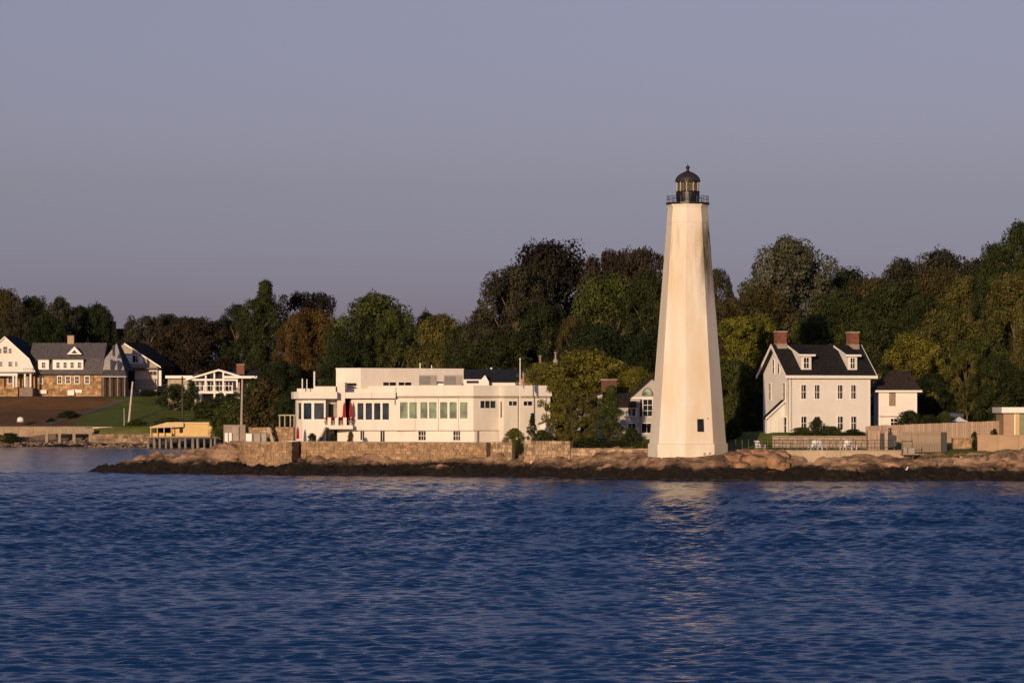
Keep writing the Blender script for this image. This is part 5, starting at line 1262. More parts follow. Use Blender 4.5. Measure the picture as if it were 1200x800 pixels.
def terrace_kit():
    # storage wall 262-288, stone walls 288-345 with stairs, cabinets
    fr = frame_at('storage_wall', 262, 518, 341.0, 'grey rendered storage wall at the left end of the terrace', 'wall')
    X, Z = fr.x, fr.z
    MB().box(0, X(287.5), 0, .6, -.6, Z(497.5)).build('wall', mat('taupe_render', (.30, .235, .19), .9, .12, 1, .2), fr.o)
    MB().box(X(272.5), X(280), -.25, .0, -.3, Z(499.5)).build('pier', M_CONC2, fr.o)
    for a in (264, 268.6): MB().box(X(a), X(a + 3.4), -.5, -.02, 0, Z(507)).build('white_cabinet', M_TRIM, fr.o)
    stone_wall('terrace_back_wall', [P2(288, 342), P2(318, 342)], PZ(520, 342), PZ(500.5, 342), .6, 'tan stone wall behind the terrace cabinets', M_STONE2, (.5, .3), 31)
    stone_wall('terrace_back_wall', [P2(322.5, 341), P2(344, 340)], PZ(520, 341), PZ(500, 341), .6, 'brown stone wall beside the rounded white bay', M_STONE, (.5, .3), 32)
    fr = frame_at('outdoor_kitchen', 288, 518, 338.0, 'row of pale terrace cabinets and steel doors', 'cabinets')
    X, Z = fr.x, fr.z
    for a, b, m in ((288, 295, M_TRIM), (297.5, 305, M_CONC2), (306.5, 312, M_GREY)):
        MB().box(X(a), X(b), 0, .7, 0, Z(508)).build('cabinet', m, fr.o)
    MB().box(X(295), X(297.5), .05, .6, 0, Z(508.5)).build('painted_gap_shade', M_BLACK, fr.o)  # black filler painted as the shade between two cabinets
    MB().box(X(287.5), X(312.5), -.05, .75, Z(508), Z(507.2)).build('counter', M_CONC2, fr.o)
    fr = frame_at('terrace_stair', 313, 518, 339.0, 'small stone stair with pale sloping cheek on the terrace', 'stair')
    X, Z = fr.x, fr.z
    MB().add([(X(312), 0, Z(500.5)), (X(316), 0, Z(500.5)), (X(321.5), 0, Z(518)), (X(318), 0, Z(518)), (X(312), .2, Z(500.5)), (X(316), .2, Z(500.5)), (X(321.5), .2, Z(518)), (X(318), .2, Z(518))],
             [(3,2,1,0),(4,5,6,7),(0,1,5,4),(1,2,6,5),(2,3,7,6),(3,0,4,7)]).build('cheek', M_CONC, fr.o)
    for i in range(6): MB().box(X(312) + i * .08, X(318.5), .2 + (5 - i) * .28, .5 + (5 - i) * .28, i * .22, i * .22 + .22).build('step', M_CONC2, fr.o)
    fr = frame_at('garden_pergola', 336, 500, 343.0, 'slim wooden pergola over the terrace beside the white bay', 'pergola')
    X, Z = fr.x, fr.z
    for a in (327, 333, 339.5, 344):
        MB().box(X(a), X(a) + .12, 0, .12, -.5, Z(487)).build('post', M_POLE, fr.o)
    for d in (0, .9): MB().box(X(326), X(346), d, d + .1, Z(487), Z(485.6)).build('beam', M_POLE, fr.o)
    fr = frame_at('round_table', 344, 517.5, 331, 'small white table at the bastion corner of the terrace', 'table')
    MB().lathe([(.62, .02), (.66, .05), (.66, .1), (.6, .1)], 16).build('table_top', M_TRIM, fr.o)
    MB().tube((0, 0, -.1), (0, 0, .03), .2, n=10).build('leg', M_TRIM, fr.o)
terrace_kit()

def gull():
    Y = 300.6; fr = frame_at('gull', 1060.5, 557.5, Y, 'white gull standing on the dark weedy rocks', 'gull')
    g = max(gz(PX(1060.5, Y), Y), .4); fr.o.location.z = PZ(557.5, Y)
    vs = []; fs = []; n = 10
    prof = [(-.34, .03, .12), (-.2, .10, .17), (-.02, .155, .24), (.14, .14, .33), (.2, .085, .42), (.23, .075, .50), (.27, .07, .54), (.33, .03, .53)]
    for x, r_, zz in prof:
        for i in range(n):
            a = 2 * math.pi * i / n; vs.append((x, math.cos(a) * r_ * .85, zz + math.sin(a) * r_))
    for k in range(len(prof) - 1):
        for i in range(n): fs.append((k*n+i, k*n+(i+1) % n, (k+1)*n+(i+1) % n, (k+1)*n+i))
    MB().add(vs, fs + [tuple(range(n)), tuple(range((len(prof)-1)*n, len(prof)*n))]).build('body', M_BIRD, fr.o, smooth=True)
    for sy in (-1, 1):
        MB().add([(.1, sy*.13, .36), (-.1, sy*.15, .34), (-.42, sy*.06, .17), (-.1, sy*.14, .18), (.1, sy*.15, .36), (-.1, sy*.17, .34), (-.42, sy*.08, .17), (-.1, sy*.16, .18)], [(0,1,2,3),(7,6,5,4),(0,4,5,1),(1,5,6,2),(2,6,7,3),(3,7,4,0)]).build('wing', M_BIRD, fr.o)
        MB().tube((.02, sy*.05, -.12), (.02, sy*.05, .12), .012, n=5).build('leg', M_YELLOW2, fr.o)
    MB().tube((.32, 0, .53), (.42, 0, .51), .02, .008, 6).build('bill', M_YELLOW2, fr.o)
    fr.o.rotation_euler.z = R(25); fr.o.scale = (1.15, 1.15, 1.5)
gull()

# boulders on the ledge right of the tower
def boulder(px, py, Y, rx, rz, seed, label, m=None):
    x = PX(px, Y); z = PZ(py, Y)
    import bmesh
    bm = bmesh.new(); bmesh.ops.create_icosphere(bm, subdivisions=2, radius=1)
    for v in bm.verts:
        vd = mnoise.voronoi(v.co * 1.25 + Vector((seed * 3.1, 1.7, 0)))[0]; n = mnoise.fractal(v.co * 1.6 + Vector((seed * 7.3, 0, 0)), .8, 2.1, 4) * .26 + min(.5, vd[1] - vd[0]) * .35 - .12
        c = v.co * (1 + n); q = max(abs(c.x), abs(c.y), abs(c.z)); c = c * (.72 + .28 / max(q, .4)); v.co = Vector((c.x * rx, c.y * rx * .8, c.z * rz))
    me = bpy.data.meshes.new('boulder'); bm.to_mesh(me); bm.free()
    o = bpy.data.objects.new('boulder', me); COL.objects.link(o); o.location = (x, Y, z); o.rotation_euler.z = seed
    me.materials.append(m or M_GROUND_ROCK); tag(o, label, 'boulder', 'boulders on the ledge')
M_GROUND_ROCK = mat('orange_granite', (.33, .19, .105), .9, .4, .9, .9, 3.2, dark=(.09, .055, .038))
for i, (px, py, Y, rx, rz, lb) in enumerate([
    (860, 538, 303.5, 1.6, .8, 'brown boulder at the right foot of the lighthouse'), (873, 534, 305.5, 1.2, .7, 'rounded orange boulder under the low golden wall, left one'),
    (884, 541, 302.8, 1.5, .75, 'long low brown boulder below the orange ones'), (893, 534, 305.3, 1.3, .8, 'orange boulder in the middle of the heap beside the concrete wall'),
    (905, 542, 303, 1.5, .95, 'biggest orange boulder at the front of the heap'), (911, 535, 304.8, 1.15, .7, 'cracked orange boulder touching the end of the concrete wall'),
    (917, 546, 302, .8, .55, 'dark boulder at the right end of the heap'), (868, 546, 301.6, 1.2, .5, 'flat dark boulder near the water right of the tower'),
    (1174, 543, 301.5, .55, .35, 'small bright orange boulder on the right shore'), (1016, 545, 303.4, 1.6, .5, 'flat brown rock at the foot of the concrete wall'),
    (1045, 546, 303.3, 1.9, .6, 'broad brown rock below the landing platform')]):
    boulder(px, py, Y, rx, rz, i + 1, lb)

# ------------------------------------------------------------------ trees and shrubs
def leaf_material(name, col, hue2, spread=.28):
    m = bpy.data.materials.new(name); m.use_nodes = True; nt = m.node_tree; L = nt.links; N = nt.nodes.new
    b = nt.nodes['Principled BSDF']; b.inputs['Roughness'].default_value = .75; b.inputs['Specular IOR Level'].default_value = .15
    geo = N('ShaderNodeNewGeometry'); tc = N('ShaderNodeTexCoord')
    n = N('ShaderNodeTexNoise'); n.inputs['Scale'].default_value = 5.0; n.inputs['Detail'].default_value = 3; L.new(tc.outputs['Object'], n.inputs['Vector'])
    r = N('ShaderNodeValToRGB'); e = r.color_ramp.elements; e[0].position = .36; e[1].position = .66; e[0].color = (*[v * .8 for v in col], 1); e[1].color = (*[v * 1.12 for v in hue2], 1); L.new(n.outputs['Fac'], r.inputs[0])
    mr = N('ShaderNodeMapRange'); mr.inputs[3].default_value = 1 - spread; mr.inputs[4].default_value = 1 + spread; L.new(geo.outputs['Random Per Island'], mr.inputs[0])
    vm = N('ShaderNodeVectorMath'); vm.operation = 'SCALE'; L.new(r.outputs[0], vm.inputs[0]); L.new(mr.outputs[0], vm.inputs[3]); L.new(vm.outputs[0], b.inputs['Base Color'])
    return m
LEAF = {
    'dark':   leaf_material('leaf_dark_green', (.018, .025, .007), (.036, .046, .013)),
    'green':  leaf_material('leaf_green', (.030, .042, .010), (.062, .074, .017)),
    'deep':   leaf_material('leaf_deep_green', (.012, .018, .007), (.024, .034, .010)),
    'olive':  leaf_material('leaf_olive', (.052, .054, .013), (.102, .092, .023)),
    'yellow': leaf_material('leaf_yellow_green', (.080, .082, .012), (.155, .140, .022)),
    'bright': leaf_material('leaf_bright_green', (.066, .076, .009), (.130, .126, .014)),
    'rust':   leaf_material('leaf_rust', (.056, .036, .011), (.100, .066, .020)),
    'brown':  leaf_material('leaf_brown_olive', (.038, .032, .011), (.066, .055, .018)),
    'copper': leaf_material('leaf_copper', (.011, .009, .007), (.021, .017, .011)),
    'maroon': leaf_material('leaf_maroon', (.021, .016, .011), (.036, .027, .016)),
    'purple': leaf_material('leaf_purple', (.028, .021, .015), (.052, .038, .025)),
    'grey':   leaf_material('leaf_grey_green', (.048, .052, .030), (.095, .096, .060)),
    'dusk':   leaf_material('leaf_dusky_green', (.024, .024, .013), (.045, .042, .022)),
}
M_BARK = mat('bark', (.17, .125, .085), .95, .3, 3, .5, 8, stretch=(2, 2, .5))

def crown_lobes(kind, rng):
    """lobe centres and radii in a unit tree (height 1, crown width 1); z=0 ground"""
    L = []
    if kind == 'dome':
        prof = lambda t: .5 * max(0, 1 - max(0, (t - .35) / .65) ** 2.6) ** .5 * (.8 + .2 * min(1, t / .3)); base, n, lr = .04, 78, (.075, .135)
    elif kind == 'oval':
        prof = lambda t: .5 * max(0, 1 - max(0, (t - .5) / .5) ** 2.3) ** .5 * (.75 + .25 * min(1, t / .4)); base, n, lr = .04, 80, (.075, .135)
    elif kind == 'open':
        prof = lambda t: .5 * max(0, 1 - max(0, (t - .5) / .5) ** 2.2) ** .5 * (.45 + .55 * min(1, t / .5)); base, n, lr = .18, 60, (.06, .115)
    elif kind == 'spire':
        prof = lambda t: .5 * (1 - t) ** .55 * (.75 + .25 * math.sin(t * 14 + rng.random() * 6)); base, n, lr = .05, 60, (.07, .12)
    elif kind == 'tiers':
        prof = lambda t: .5 * (.68 + .32 * math.sin(t * 23)) * (1 - .75 * max(0, t - .6)); base, n, lr = .08, 70, (.06, .12)
    elif kind == 'flat':
        prof = lambda t: .5 * (.35 + .65 * min(1, t / .55)) * (1 if t < .8 else math.sqrt(max(0, 1 - ((t - .8) / .2) ** 2)) * .8 + .2); base, n, lr = .22, 64, (.07, .12)
    else:  # bush
        prof = lambda t: .5 * math.sqrt(max(0, 1 - (t * .98) ** 2.2)); base, n, lr = .0, 34, (.10, .17)
    for i in range(n):
        t = ((i + rng.random()) / n) ** .85; a = i * 2.399963 + rng.normal(0, .5)
        r = prof(t) * rng.uniform(.80, 1.06) if i % 4 else prof(t) * rng.uniform(.2, .7)
        s = rng.uniform(*lr); r = max(0, r - s * .75)
        z = base + (1 - base) * t; z = min(z, 1 - s * .55)
        L.append((math.cos(a) * r, math.sin(a) * r, z, s, s * (rng.uniform(.5, .75) if kind in ('tiers', 'flat') else rng.uniform(.65, .95))))
    for _ in range(7):                                     # stray sprays break the outline
        t = rng.uniform(.15, .95); a = rng.random() * 6.283; s = rng.uniform(.03, .055); r = prof(t) * rng.uniform(1.0, 1.12)
        L.append((math.cos(a) * r, math.sin(a) * r, base + (1 - base) * t, s, s * .7))
    return L
def make_crown(kind, seed, count, size, aspect):
    """leaf sprays on and inside every lobe; aspect = typical height / width so that leaves stay square"""
    rng = np.random.default_rng(seed); L = crown_lobes(kind, rng)
    C = np.array([l[:3] for l in L]); S = np.array([l[3] for l in L]); Q = np.array([l[4] for l in L]) / aspect * 1.0
    wgt = S ** 2; wgt /= wgt.sum(); k = rng.choice(len(L), count, p=wgt)
    d = rng.normal(size=(count, 3)); d /= np.linalg.norm(d, axis=1)[:, None]
    rad = 1.08 - .55 * rng.random(count) ** 2.2
    # clumps and gaps on each lobe
    ph = rng.random((len(L), 6)) * 6.283
    g = np.sin(d[:, 0] * 5 + ph[k, 0]) * np.sin(d[:, 1] * 5 + ph[k, 1]) + np.sin(d[:, 2] * 6 + ph[k, 2]) * np.sin(d[:, 0] * 7 + ph[k, 3])
    rad *= 1 + .13 * g
    keep = (g > -.75) | (rng.random(count) < .45)
    off = np.stack([d[:, 0] * S[k], d[:, 1] * S[k], d[:, 2] * Q[k]], 1) * rad[:, None]
    p = C[k] + off; nrm = d + rng.normal(0, .42, (count, 3)) + np.array([0, 0, .25])
    p, nrm = p[keep], nrm[keep]; n = len(p)
    ok = p[:, 2] > .0; p, nrm = p[ok], nrm[ok]; n = len(p)
    nrm /= np.linalg.norm(nrm, axis=1)[:, None]
    t = np.cross(nrm, rng.normal(size=(n, 3))); t /= np.linalg.norm(t, axis=1)[:, None]; b = np.cross(nrm, t)
    s = size * rng.uniform(.55, 1.35, (n, 1)); asp = np.array([1, 1, 1 / aspect])
    v = np.stack([p - t * s * asp, p + b * s * .62 * asp, p + t * s * asp + nrm * s * .3 * asp, p - b * s * .62 * asp], 1).reshape(-1, 3)
    me = bpy.data.meshes.new('crown_' + kind)
    me.vertices.add(4 * n); me.vertices.foreach_set('co', v.astype(np.float32).ravel())
    me.loops.add(4 * n); me.loops.foreach_set('vertex_index', np.arange(4 * n, dtype=np.int32))
    me.polygons.add(n); me.polygons.foreach_set('loop_start', np.arange(0, 4 * n, 4, dtype=np.int32)); me.polygons.foreach_set('loop_total', np.full(n, 4, np.int32))
    me.update(); me.materials.append(LEAF['green'])
    # trunk and limbs to the lobes
    mb = MB(); rnd = random.Random(seed)
    if kind != 'bush':
        tr = .022; pts = [Vector((0, 0, -.06))]
        for i in range(1, 6): pts.append(Vector((rnd.uniform(-.02, .02) * i * .5, rnd.uniform(-.02, .02) * i * .5, .14 * i)))
        for i in range(5): mb.tube(pts[i], pts[i+1], tr * (1 - .15 * i), tr * (1 - .15 * (i + 1)), 7)
        big = sorted(range(len(L)), key=lambda i: -L[i][3])[:22]
        for i in big:
            c = Vector(L[i][:3]); j = max(1, min(4, int((c.z - .22) / .14))); q = pts[j]
            mid = q.lerp(c, .5) + Vector((0, 0, .03)); mb.tube(q, mid, tr * .42, tr * .28, 5, False); mb.tube(mid, c, tr * .28, tr * .1, 5, False)
    else:
        for i in range(6):
            c = Vector(L[i * 5][:3]); mb.tube((0, 0, -.08), c, .02, .006, 5, False)
    tm = bpy.data.meshes.new('trunk_' + kind); tm.from_pydata(mb.v, [], mb.f); tm.materials.append(M_BARK)
    return me, tm
PROTO = {}
for kind, n, cnt, size, asp in (('dome', 4, 29000, .0128, 1.0), ('oval', 4, 29000, .0134, 1.35), ('open', 3, 18000, .0132, 1.3), ('spire', 2, 19000, .0148, 1.7),
                                ('tiers', 3, 19000, .0145, 1.1), ('flat', 2, 19000, .0134, .9), ('bush', 4, 8000, .023, .8)):
    for i in range(n): PROTO[kind, i] = make_crown(kind, 100 + 17 * i + sum(map(ord, kind)), cnt, size, asp)
NK = {'dome': 4, 'oval': 4, 'open': 3, 'spire': 2, 'tiers': 3, 'flat': 2, 'bush': 4}
TREE_RND = random.Random(99)
def tree(px, top, width, Y, kind, leaf, label, var=0, cat='tree', name=None, group=None, yb=None, depth=.9, lean=0):
    x = PX(px, Y); z0 = gz(x, Y) if yb is None else PZ(yb, Y); h = (PZ(top, Y) - z0) * 1.01; w = width * Y / FPX * (1.0 if cat == 'shrub' or Y < 330 else 1.22)
    nm = name or {'spire': 'tall_tree', 'tiers': 'layered_tree', 'bush': 'shrub'}.get(kind, 'broadleaf_tree')
    root = empty(nm, (x, Y, z0), TREE_RND.random() * 6.283, label, cat, group or ('shrubs around the houses' if cat in ('shrub', 'hedge') else 'trees behind the houses'))
    cm, tm = PROTO[kind, var % NK[kind]]
    c = share('crown', cm, root, scale=(w, w * depth, h)); c.material_slots[0].link = 'OBJECT'; c.material_slots[0].material = LEAF[leaf]
    if kind != 'bush': share('trunk', tm, root, scale=(w, w * depth, h))
    else: share('stems', tm, root, scale=(w, w * depth, h))
    root.rotation_euler.y = R(lean)
    return root

T = tree
# far left, behind the stone house
T(6, 343, 50, 680, 'dome', 'brown', 'brownish rounded tree at the left edge behind the cream gable')
T(40, 351, 62, 690, 'dome', 'dark', 'dark round tree rising over the gable wing roof', 1)
T(70, 350, 46, 665, 'open', 'dusk', 'thin grey-green tree with flat tip behind the stone house chimney', 0)
T(22, 362, 50, 655, 'oval', 'dusk', 'low dusky tree right behind the cream gable peak', 2)
T(55, 372, 50, 650, 'dome', 'deep', 'low dark tree just above the grey gambrel ridge', 3)
T(94, 360, 52, 685, 'oval', 'deep', 'dark tree between the two chimneys', 3)
T(114, 360, 48, 675, 'dome', 'deep', 'dark bushy tree left of the red brick chimney', 2)
T(126, 367, 18, 672, 'spire', 'deep', 'thin pointed dark tree touching the red brick chimney', 0)
T(140, 392, 50, 700, 'dome', 'deep', 'low dark trees under the dip in the skyline', 0)
T(172, 372, 46, 665, 'flat', 'dusk', 'airy flat-topped pine with sky showing through, above the dark sweeping roof', 0)
T(196, 371, 52, 670, 'dome', 'deep', 'dark rounded tree right of the airy pine', 1)
T(226, 375, 88, 640, 'dome', 'maroon', 'broad dark maroon tree behind the white pavilion house', 0)
T(262, 376, 60, 645, 'oval', 'copper', 'dark copper tree between the maroon tree and the spiky one', 1)
T(279, 358, 50, 640, 'open', 'deep', 'spiky-topped dark tree left of the tallest left tree', 1)
T(311, 329, 58, 620, 'spire', 'dark', 'tall shaggy dark green tree, tallest of the left half', 1)
T(304, 350, 56, 615, 'oval', 'dark', 'dark green tree in front of the tallest left one', 3)
T(358, 345, 62, 640, 'flat', 'copper', 'flat-topped blackish tree behind the rusty one', 1)
T(366, 364, 74, 560, 'oval', 'rust', 'rust-brown tree left of the cream house roof', 0)
T(346, 372, 46, 556, 'dome', 'rust', 'small rusty tree left of the large rust-brown one', 2)
T(392, 380, 40, 545, 'oval', 'brown', 'brown-green tree right of the rusty one', 2)
T(330, 425, 60, 545, 'dome', 'deep', 'low dark tree behind the tall pale pole', 1)
T(410, 402, 70, 500, 'dome', 'deep', 'low dark tree behind the cream house upper block', 0)
T(440, 350, 106, 520, 'dome', 'green', 'broad dark green dome tree above the cream house', 3)
T(424, 372, 70, 505, 'open', 'dark', 'dark tree with pale trunk in front of the broad green dome', 2)
T(462, 366, 60, 500, 'open', 'green', 'green open tree leaning right above the cream house vents', 0)
T(500, 371, 44, 530, 'dome', 'deep', 'small dark tree between the green dome and yellow tree', 2)
T(517, 373, 74, 480, 'dome', 'olive', 'yellow-olive round tree above the cream house', 1)
T(545, 384, 60, 460, 'oval', 'dark', 'dark green tree right of the yellow-olive one', 0)
T(566, 366, 60, 450, 'dome', 'dusk', 'dusky tree at the left foot of the great dark dome', 2)
T(645, 291, 126, 450, 'dome', 'copper', 'huge blackish copper beech, highest of the central trees', 0)
T(604, 314, 88, 425, 'open', 'dusk', 'large tree with bare pale branches in front of the copper beech', 1)
T(618, 318, 84, 432, 'dome', 'dusk', 'dusky olive tree filling the front of the copper beech', 3)
T(575, 395, 90, 415, 'oval', 'dark', 'dark low tree over the slate roof', 1)
T(640, 360, 80, 420, 'oval', 'deep', 'very dark tree under the copper beech', 2)
T(722, 299, 80, 445, 'flat', 'purple', 'purple-brown ragged tree left of the lighthouse top trees', 0)
T(752, 296, 74, 440, 'flat', 'purple', 'purple-brown flat-branched tree touching the lighthouse', 1)
T(714, 324, 100, 415, 'oval', 'green', 'large dark green tree left of the lighthouse', 0)
T(760, 320, 66, 410, 'oval', 'dark', 'green tree directly behind the left edge of the lighthouse', 1)
T(672, 372, 44, 408, 'open', 'brown', 'brownish thin tree left of the large dark green one', 2)
T(700, 385, 90, 400, 'dome', 'deep', 'low dark tree behind the yellow-green shrubs', 0)
T(766, 390, 70, 395, 'dome', 'deep', 'low dark tree behind the grey cottage gable', 3)
T(685, 413, 110, 352, 'dome', 'yellow', 'broad yellow-green tree above the low cottage', 2)
T(636, 426, 52, 358, 'oval', 'yellow', 'yellow-green young tree behind the flagpole', 3)
T(742, 432, 56, 352, 'dome', 'yellow', 'small yellow-green tree left of the arched gable', 0)
T(658, 443, 66, 325, 'tiers', 'yellow', 'wind-swept pine in front of the cream house end', 0, name='pine_tree')
T(668, 455, 36, 323, 'tiers', 'olive', 'dark pine with level boughs beside the yellow kayak', 1, name='pine_tree', yb=522)
T(716, 452, 56, 322, 'spire', 'green', 'dense dark conifer in front of the low cottage', 1, name='conifer', yb=521)
T(690, 464, 52, 324, 'tiers', 'olive', 'small pine between the kayak and the dense conifer', 2, name='pine_tree', yb=522)
# right of the tower
T(842, 317, 40, 440, 'open', 'dusk', 'dusky tree showing just right of the lighthouse', 2)
T(926, 282, 110, 430, 'open', 'grey', 'tall grey-green willow-like tree above the keeper house', 0)
T(926, 292, 96, 434, 'dome', 'grey', 'grey-green rounded crown filling the willow-like tree', 2)
T(895, 340, 90, 410, 'dome', 'brown', 'brownish tree between the lighthouse and the willow-like tree', 1)
T(856, 350, 60, 405, 'oval', 'brown', 'brown-olive tree against the right side of the lighthouse', 3)
T(866, 374, 76, 352, 'tiers', 'bright', 'bright yellow-green layered tree between lighthouse and house', 0)
T(888, 372, 66, 362, 'dome', 'bright', 'yellow-green rounded tree behind the left chimney', 1)
T(862, 425, 60, 345, 'dome', 'green', 'green low tree right of the lighthouse base', 2)
T(885, 460, 34, 338, 'oval', 'deep', 'dark shrub-like tree left of the lean-to', 1)
T(990, 321, 84, 455, 'dome', 'deep', 'dark tree right of the willow-like tree on the skyline', 0)
T(985, 345, 90, 415, 'dome', 'dark', 'dark green tree behind the house ridge', 3)
T(1020, 331, 100, 420, 'dome', 'brown', 'brown-olive broad tree behind the right chimney', 2)
T(960, 372, 90, 375, 'oval', 'green', 'green tree directly behind the keeper house roof', 2)
T(1022, 372, 80, 370, 'oval', 'dark', 'dark green tree behind the right chimney base', 0)
T(1058, 309, 84, 470, 'dome', 'dusk', 'dusky ridge tree, left of the three on the right skyline', 1)
T(1103, 300, 104, 475, 'dome', 'dusk', 'dusky ridge tree, highest in the middle of the right skyline', 3)
T(1144, 307, 76, 470, 'oval', 'dusk', 'dusky ridge tree at the dip before the right border', 0)
T(1048, 335, 84, 410, 'dome', 'dark', 'shadowy tree above the annex roof', 1)
T(1100, 318, 80, 412, 'oval', 'brown', 'brown-olive tall tree in the middle of the right wood', 1)
T(1135, 326, 70, 405, 'oval', 'olive', 'olive tree in the right wood below the skyline dip', 2)
T(1068, 394, 76, 352, 'dome', 'yellow', 'yellow-olive tree above the brown annex roof', 2)
T(1112, 366, 86, 362, 'dome', 'olive', 'olive-green tree with forked pale trunk behind the long fence', 0)
T(1133, 412, 46, 346, 'open', 'olive', 'thin tree with pale leaning trunk behind the long fence', 2)
T(1146, 398, 70, 352, 'oval', 'green', 'green tree behind the right end of the long fence', 3)
T(1168, 289, 58, 400, 'oval', 'dark', 'tall dark green tree on the right, beside the border tree', 1)
T(1198, 264, 66, 395, 'oval', 'dark', 'tallest dark green tree cut by the right border', 0)
T(1188, 322, 74, 360, 'oval', 'olive', 'drooping olive-brown tree at the right border', 2)
T(1215, 345, 60, 350, 'oval', 'olive', 'olive tree half outside the right border', 3)
T(1166, 420, 60, 345, 'dome', 'dark', 'dark low tree left of the flat-roofed pavilion', 0)
T(1094, 440, 60, 350, 'dome', 'deep', 'dark low tree right of the annex', 1)
T(1050, 420, 50, 356, 'dome', 'dark', 'dark tree hidden behind the annex roof', 2)
T(1085, 350, 70, 395, 'dome', 'dark', 'dark green tree in the heart of the right wood', 3)
T(-34, 350, 60, 675, 'dome', 'dark', 'dark tree left of the brownish tree above the cream gable', 2)
T(-85, 356, 70, 690, 'oval', 'dusk', 'dusky tree well left of the stone house', 1)
T(-140, 352, 80, 680, 'dome', 'brown', 'brownish tree farthest left on the far shore', 0)
T(1262, 290, 80, 390, 'oval', 'green', 'green tree right of the tall dark border tree', 3)
T(1330, 300, 90, 400, 'dome', 'dark', 'dark tree farthest right along the shore', 1)
# shrubs and hedges
def S(px, top, width, Y, leaf, label, var=0, yb=None, name='shrub', depth=.9): T(px, top, width, Y, 'bush', leaf, label, var, 'shrub', name, None, yb, depth)
S(205, 452, 46, 570, 'dark', 'dark shrub left of the pavilion deck', 0, 478); S(225, 448, 20, 568, 'dark', 'small upright shrub by the dark pole', 1, 478)
S(175, 458, 40, 600, 'deep', 'dark shrub row below the tan shingled house', 2, 468, 'hedge'); S(262, 466, 70, 560, 'dark', 'green shrub under the pavilion deck', 1, 497)
S(240, 472, 36, 562, 'dark', 'green shrub beneath the white deck steps', 3, 496)
S(275, 470, 64, 470, 'green', 'broad dark green bush behind the boathouse', 3, 512); S(312, 448, 78, 455, 'brown', 'tall brown-green thicket left of the white bay', 2, 512)
S(300, 450, 50, 465, 'dark', 'dark thicket behind the tall pale pole', 0, 512); S(338, 462, 40, 440, 'deep', 'dark shrub behind the pergola', 1, 512)
S(258, 480, 30, 500, 'green', 'rounded bush right of the yellow boathouse', 0, 512)
S(80, 482, 30, 569, 'deep', 'dark shrubs beside the grey path', 1, 494); S(60, 490, 14, 564, 'deep', 'low dark shrub at the foot of the grey path', 3, 497)
S(10, 508, 40, 551, 'dark', 'low green bush on the far beach at the left edge', 0, 519); S(160, 492, 34, 556, 'green', 'low green bush at the foot of the pale leaning pole', 2, 506)
S(200, 490, 50, 552, 'green', 'low green bush behind the boathouse awning', 1, 506)
S(366, 508, 13, 331.5, 'deep', 'small dark shrub on the terrace below the white bay', 1, 519); S(390, 508, 12, 331, 'dark', 'small shrub beside the terrace stair', 2, 519); S(411, 506, 9, 331, 'rust', 'reddish shrub by the basement corner', 3, 519)
S(603, 503, 30, 319.6, 'bright', 'yellow-green shrub at the flagpole foot', 0, 519); S(608, 516, 13, 316.2, 'dark', 'shrub hanging down between the two rubble walls', 1, 533)
S(635, 504, 24, 320, 'green', 'round shrub right of the small cedar', 2, 518)
T(624, 484, 21, 321, 'spire', 'dark', 'small pointed cedar in front of the cream house', 0, name='cedar', yb=518)
S(740, 502, 28, 318, 'dark', 'clipped round bush beside the lighthouse', 1, 523); S(690, 513, 34, 317, 'dark', 'low hedge left of the clipped bush', 3, 525, 'hedge')
S(715, 517, 34, 316.6, 'dark', 'low hedge under the dense conifer', 0, 526, 'hedge'); S(757, 518, 14, 315, 'olive', 'low shrub touching the lighthouse', 2, 526)
S(662, 496, 26, 326, 'dark', 'dark shrub beside the white shed doors', 1, 520)
S(957, 491, 26, 317.6, 'dark', 'tall green shrub below the second front window', 0, 512); S(940, 501, 34, 317.2, 'green', 'low hedge along the left of the house front', 2, 512, 'hedge')
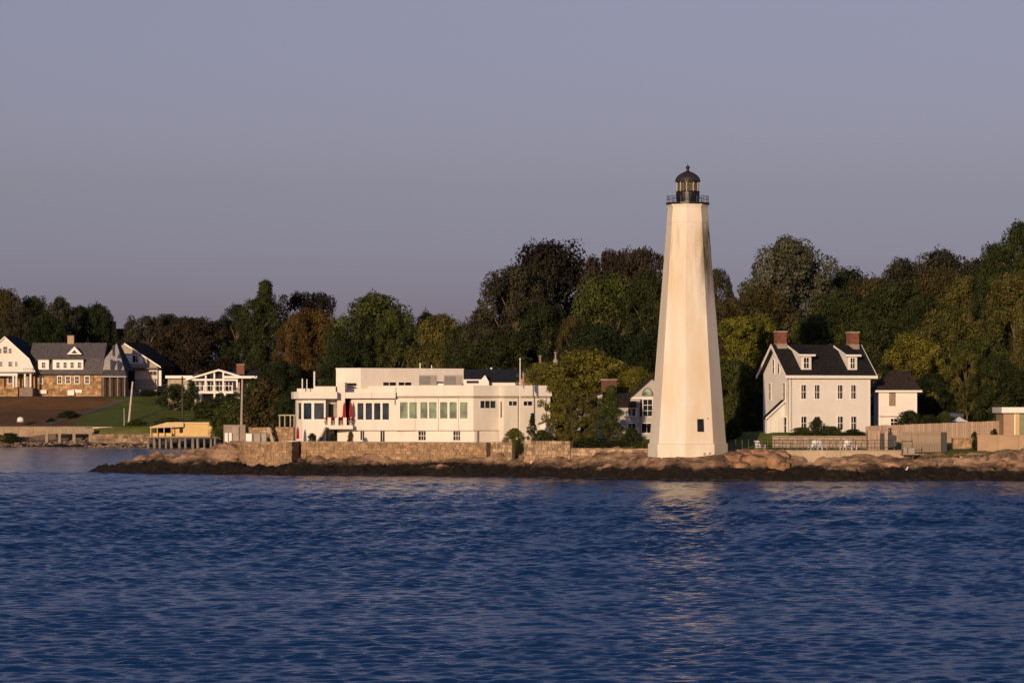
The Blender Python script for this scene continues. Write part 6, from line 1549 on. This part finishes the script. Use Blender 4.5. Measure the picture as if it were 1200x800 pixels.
S(976, 500, 28, 317.4, 'green', 'low hedge along the middle of the house front', 1, 512, 'hedge'); S(1000, 503, 30, 317.2, 'dark', 'low hedge along the right of the house front', 3, 512, 'hedge')
S(1066, 482, 44, 325.5, 'dark', 'round dark bush in front of the annex', 2, 505); S(1090, 487, 34, 326, 'deep', 'dark bush right of the annex', 0, 505); S(1107, 483, 22, 327, 'green', 'green bush behind the long fence', 1, 503)
S(1165, 503, 11, 312.5, 'deep', 'small dark shrub above the tan garden wall', 0, 512); S(1142, 506, 9, 313.4, 'dark', 'tuft of green on the stone planter', 1, 514); S(1142, 515, 10, 312, 'deep', 'dark clipped shrub at the end of the tan wall', 2, 528)
S(858, 492, 26, 325, 'deep', 'dark shrub right of the lighthouse foot', 3, 520)

# thin broken foam where the swell meets the rocks
def foam():
    rnd = random.Random(8); mb = MB()
    for _ in range(420):
        i = rnd.randrange(4, 17); t = rnd.random(); (ax, ay), (bx, by) = LAND[i], LAND[i + 1]
        if bx > 52: continue
        x, y = ax + (bx - ax) * t, ay + (by - ay) * t - rnd.uniform(.3, 1.5)
        if math.sin(x * .37 + 1) + math.sin(x * .9) < -.2: continue
        w, d = rnd.uniform(.15, .6), rnd.uniform(.06, .25)
        mb.quad((x - w, y, .1), (x, y - d, .1), (x + w, y, .1), (x + rnd.uniform(-.1, .1), y + d, .1))
    o = mb.build('foam', mat('sea_foam', (.7, .7, .7), .9, .1, 3)); tag(o, 'thin broken line of foam along the rocks', 'foam', kind='stuff')
foam()

# foreground turf on the ledge rim at the right
def turf():
    rng = np.random.default_rng(4); mb = MB()
    for _ in range(2600):
        px = rng.uniform(1068, 1215); Y = rng.uniform(305.6, 309); x = PX(px, Y); z = gz(x, Y); h = rng.uniform(.08, .28); a = rng.uniform(-.06, .06)
        mb.quad((x - .03, Y, z), (x + .03, Y, z), (x + a, Y + rng.uniform(-.05, .05), z + h))
    o = mb.build('turf', LEAF['olive']); tag(o, 'strip of green turf along the right shore', 'grass', kind='stuff')
turf()
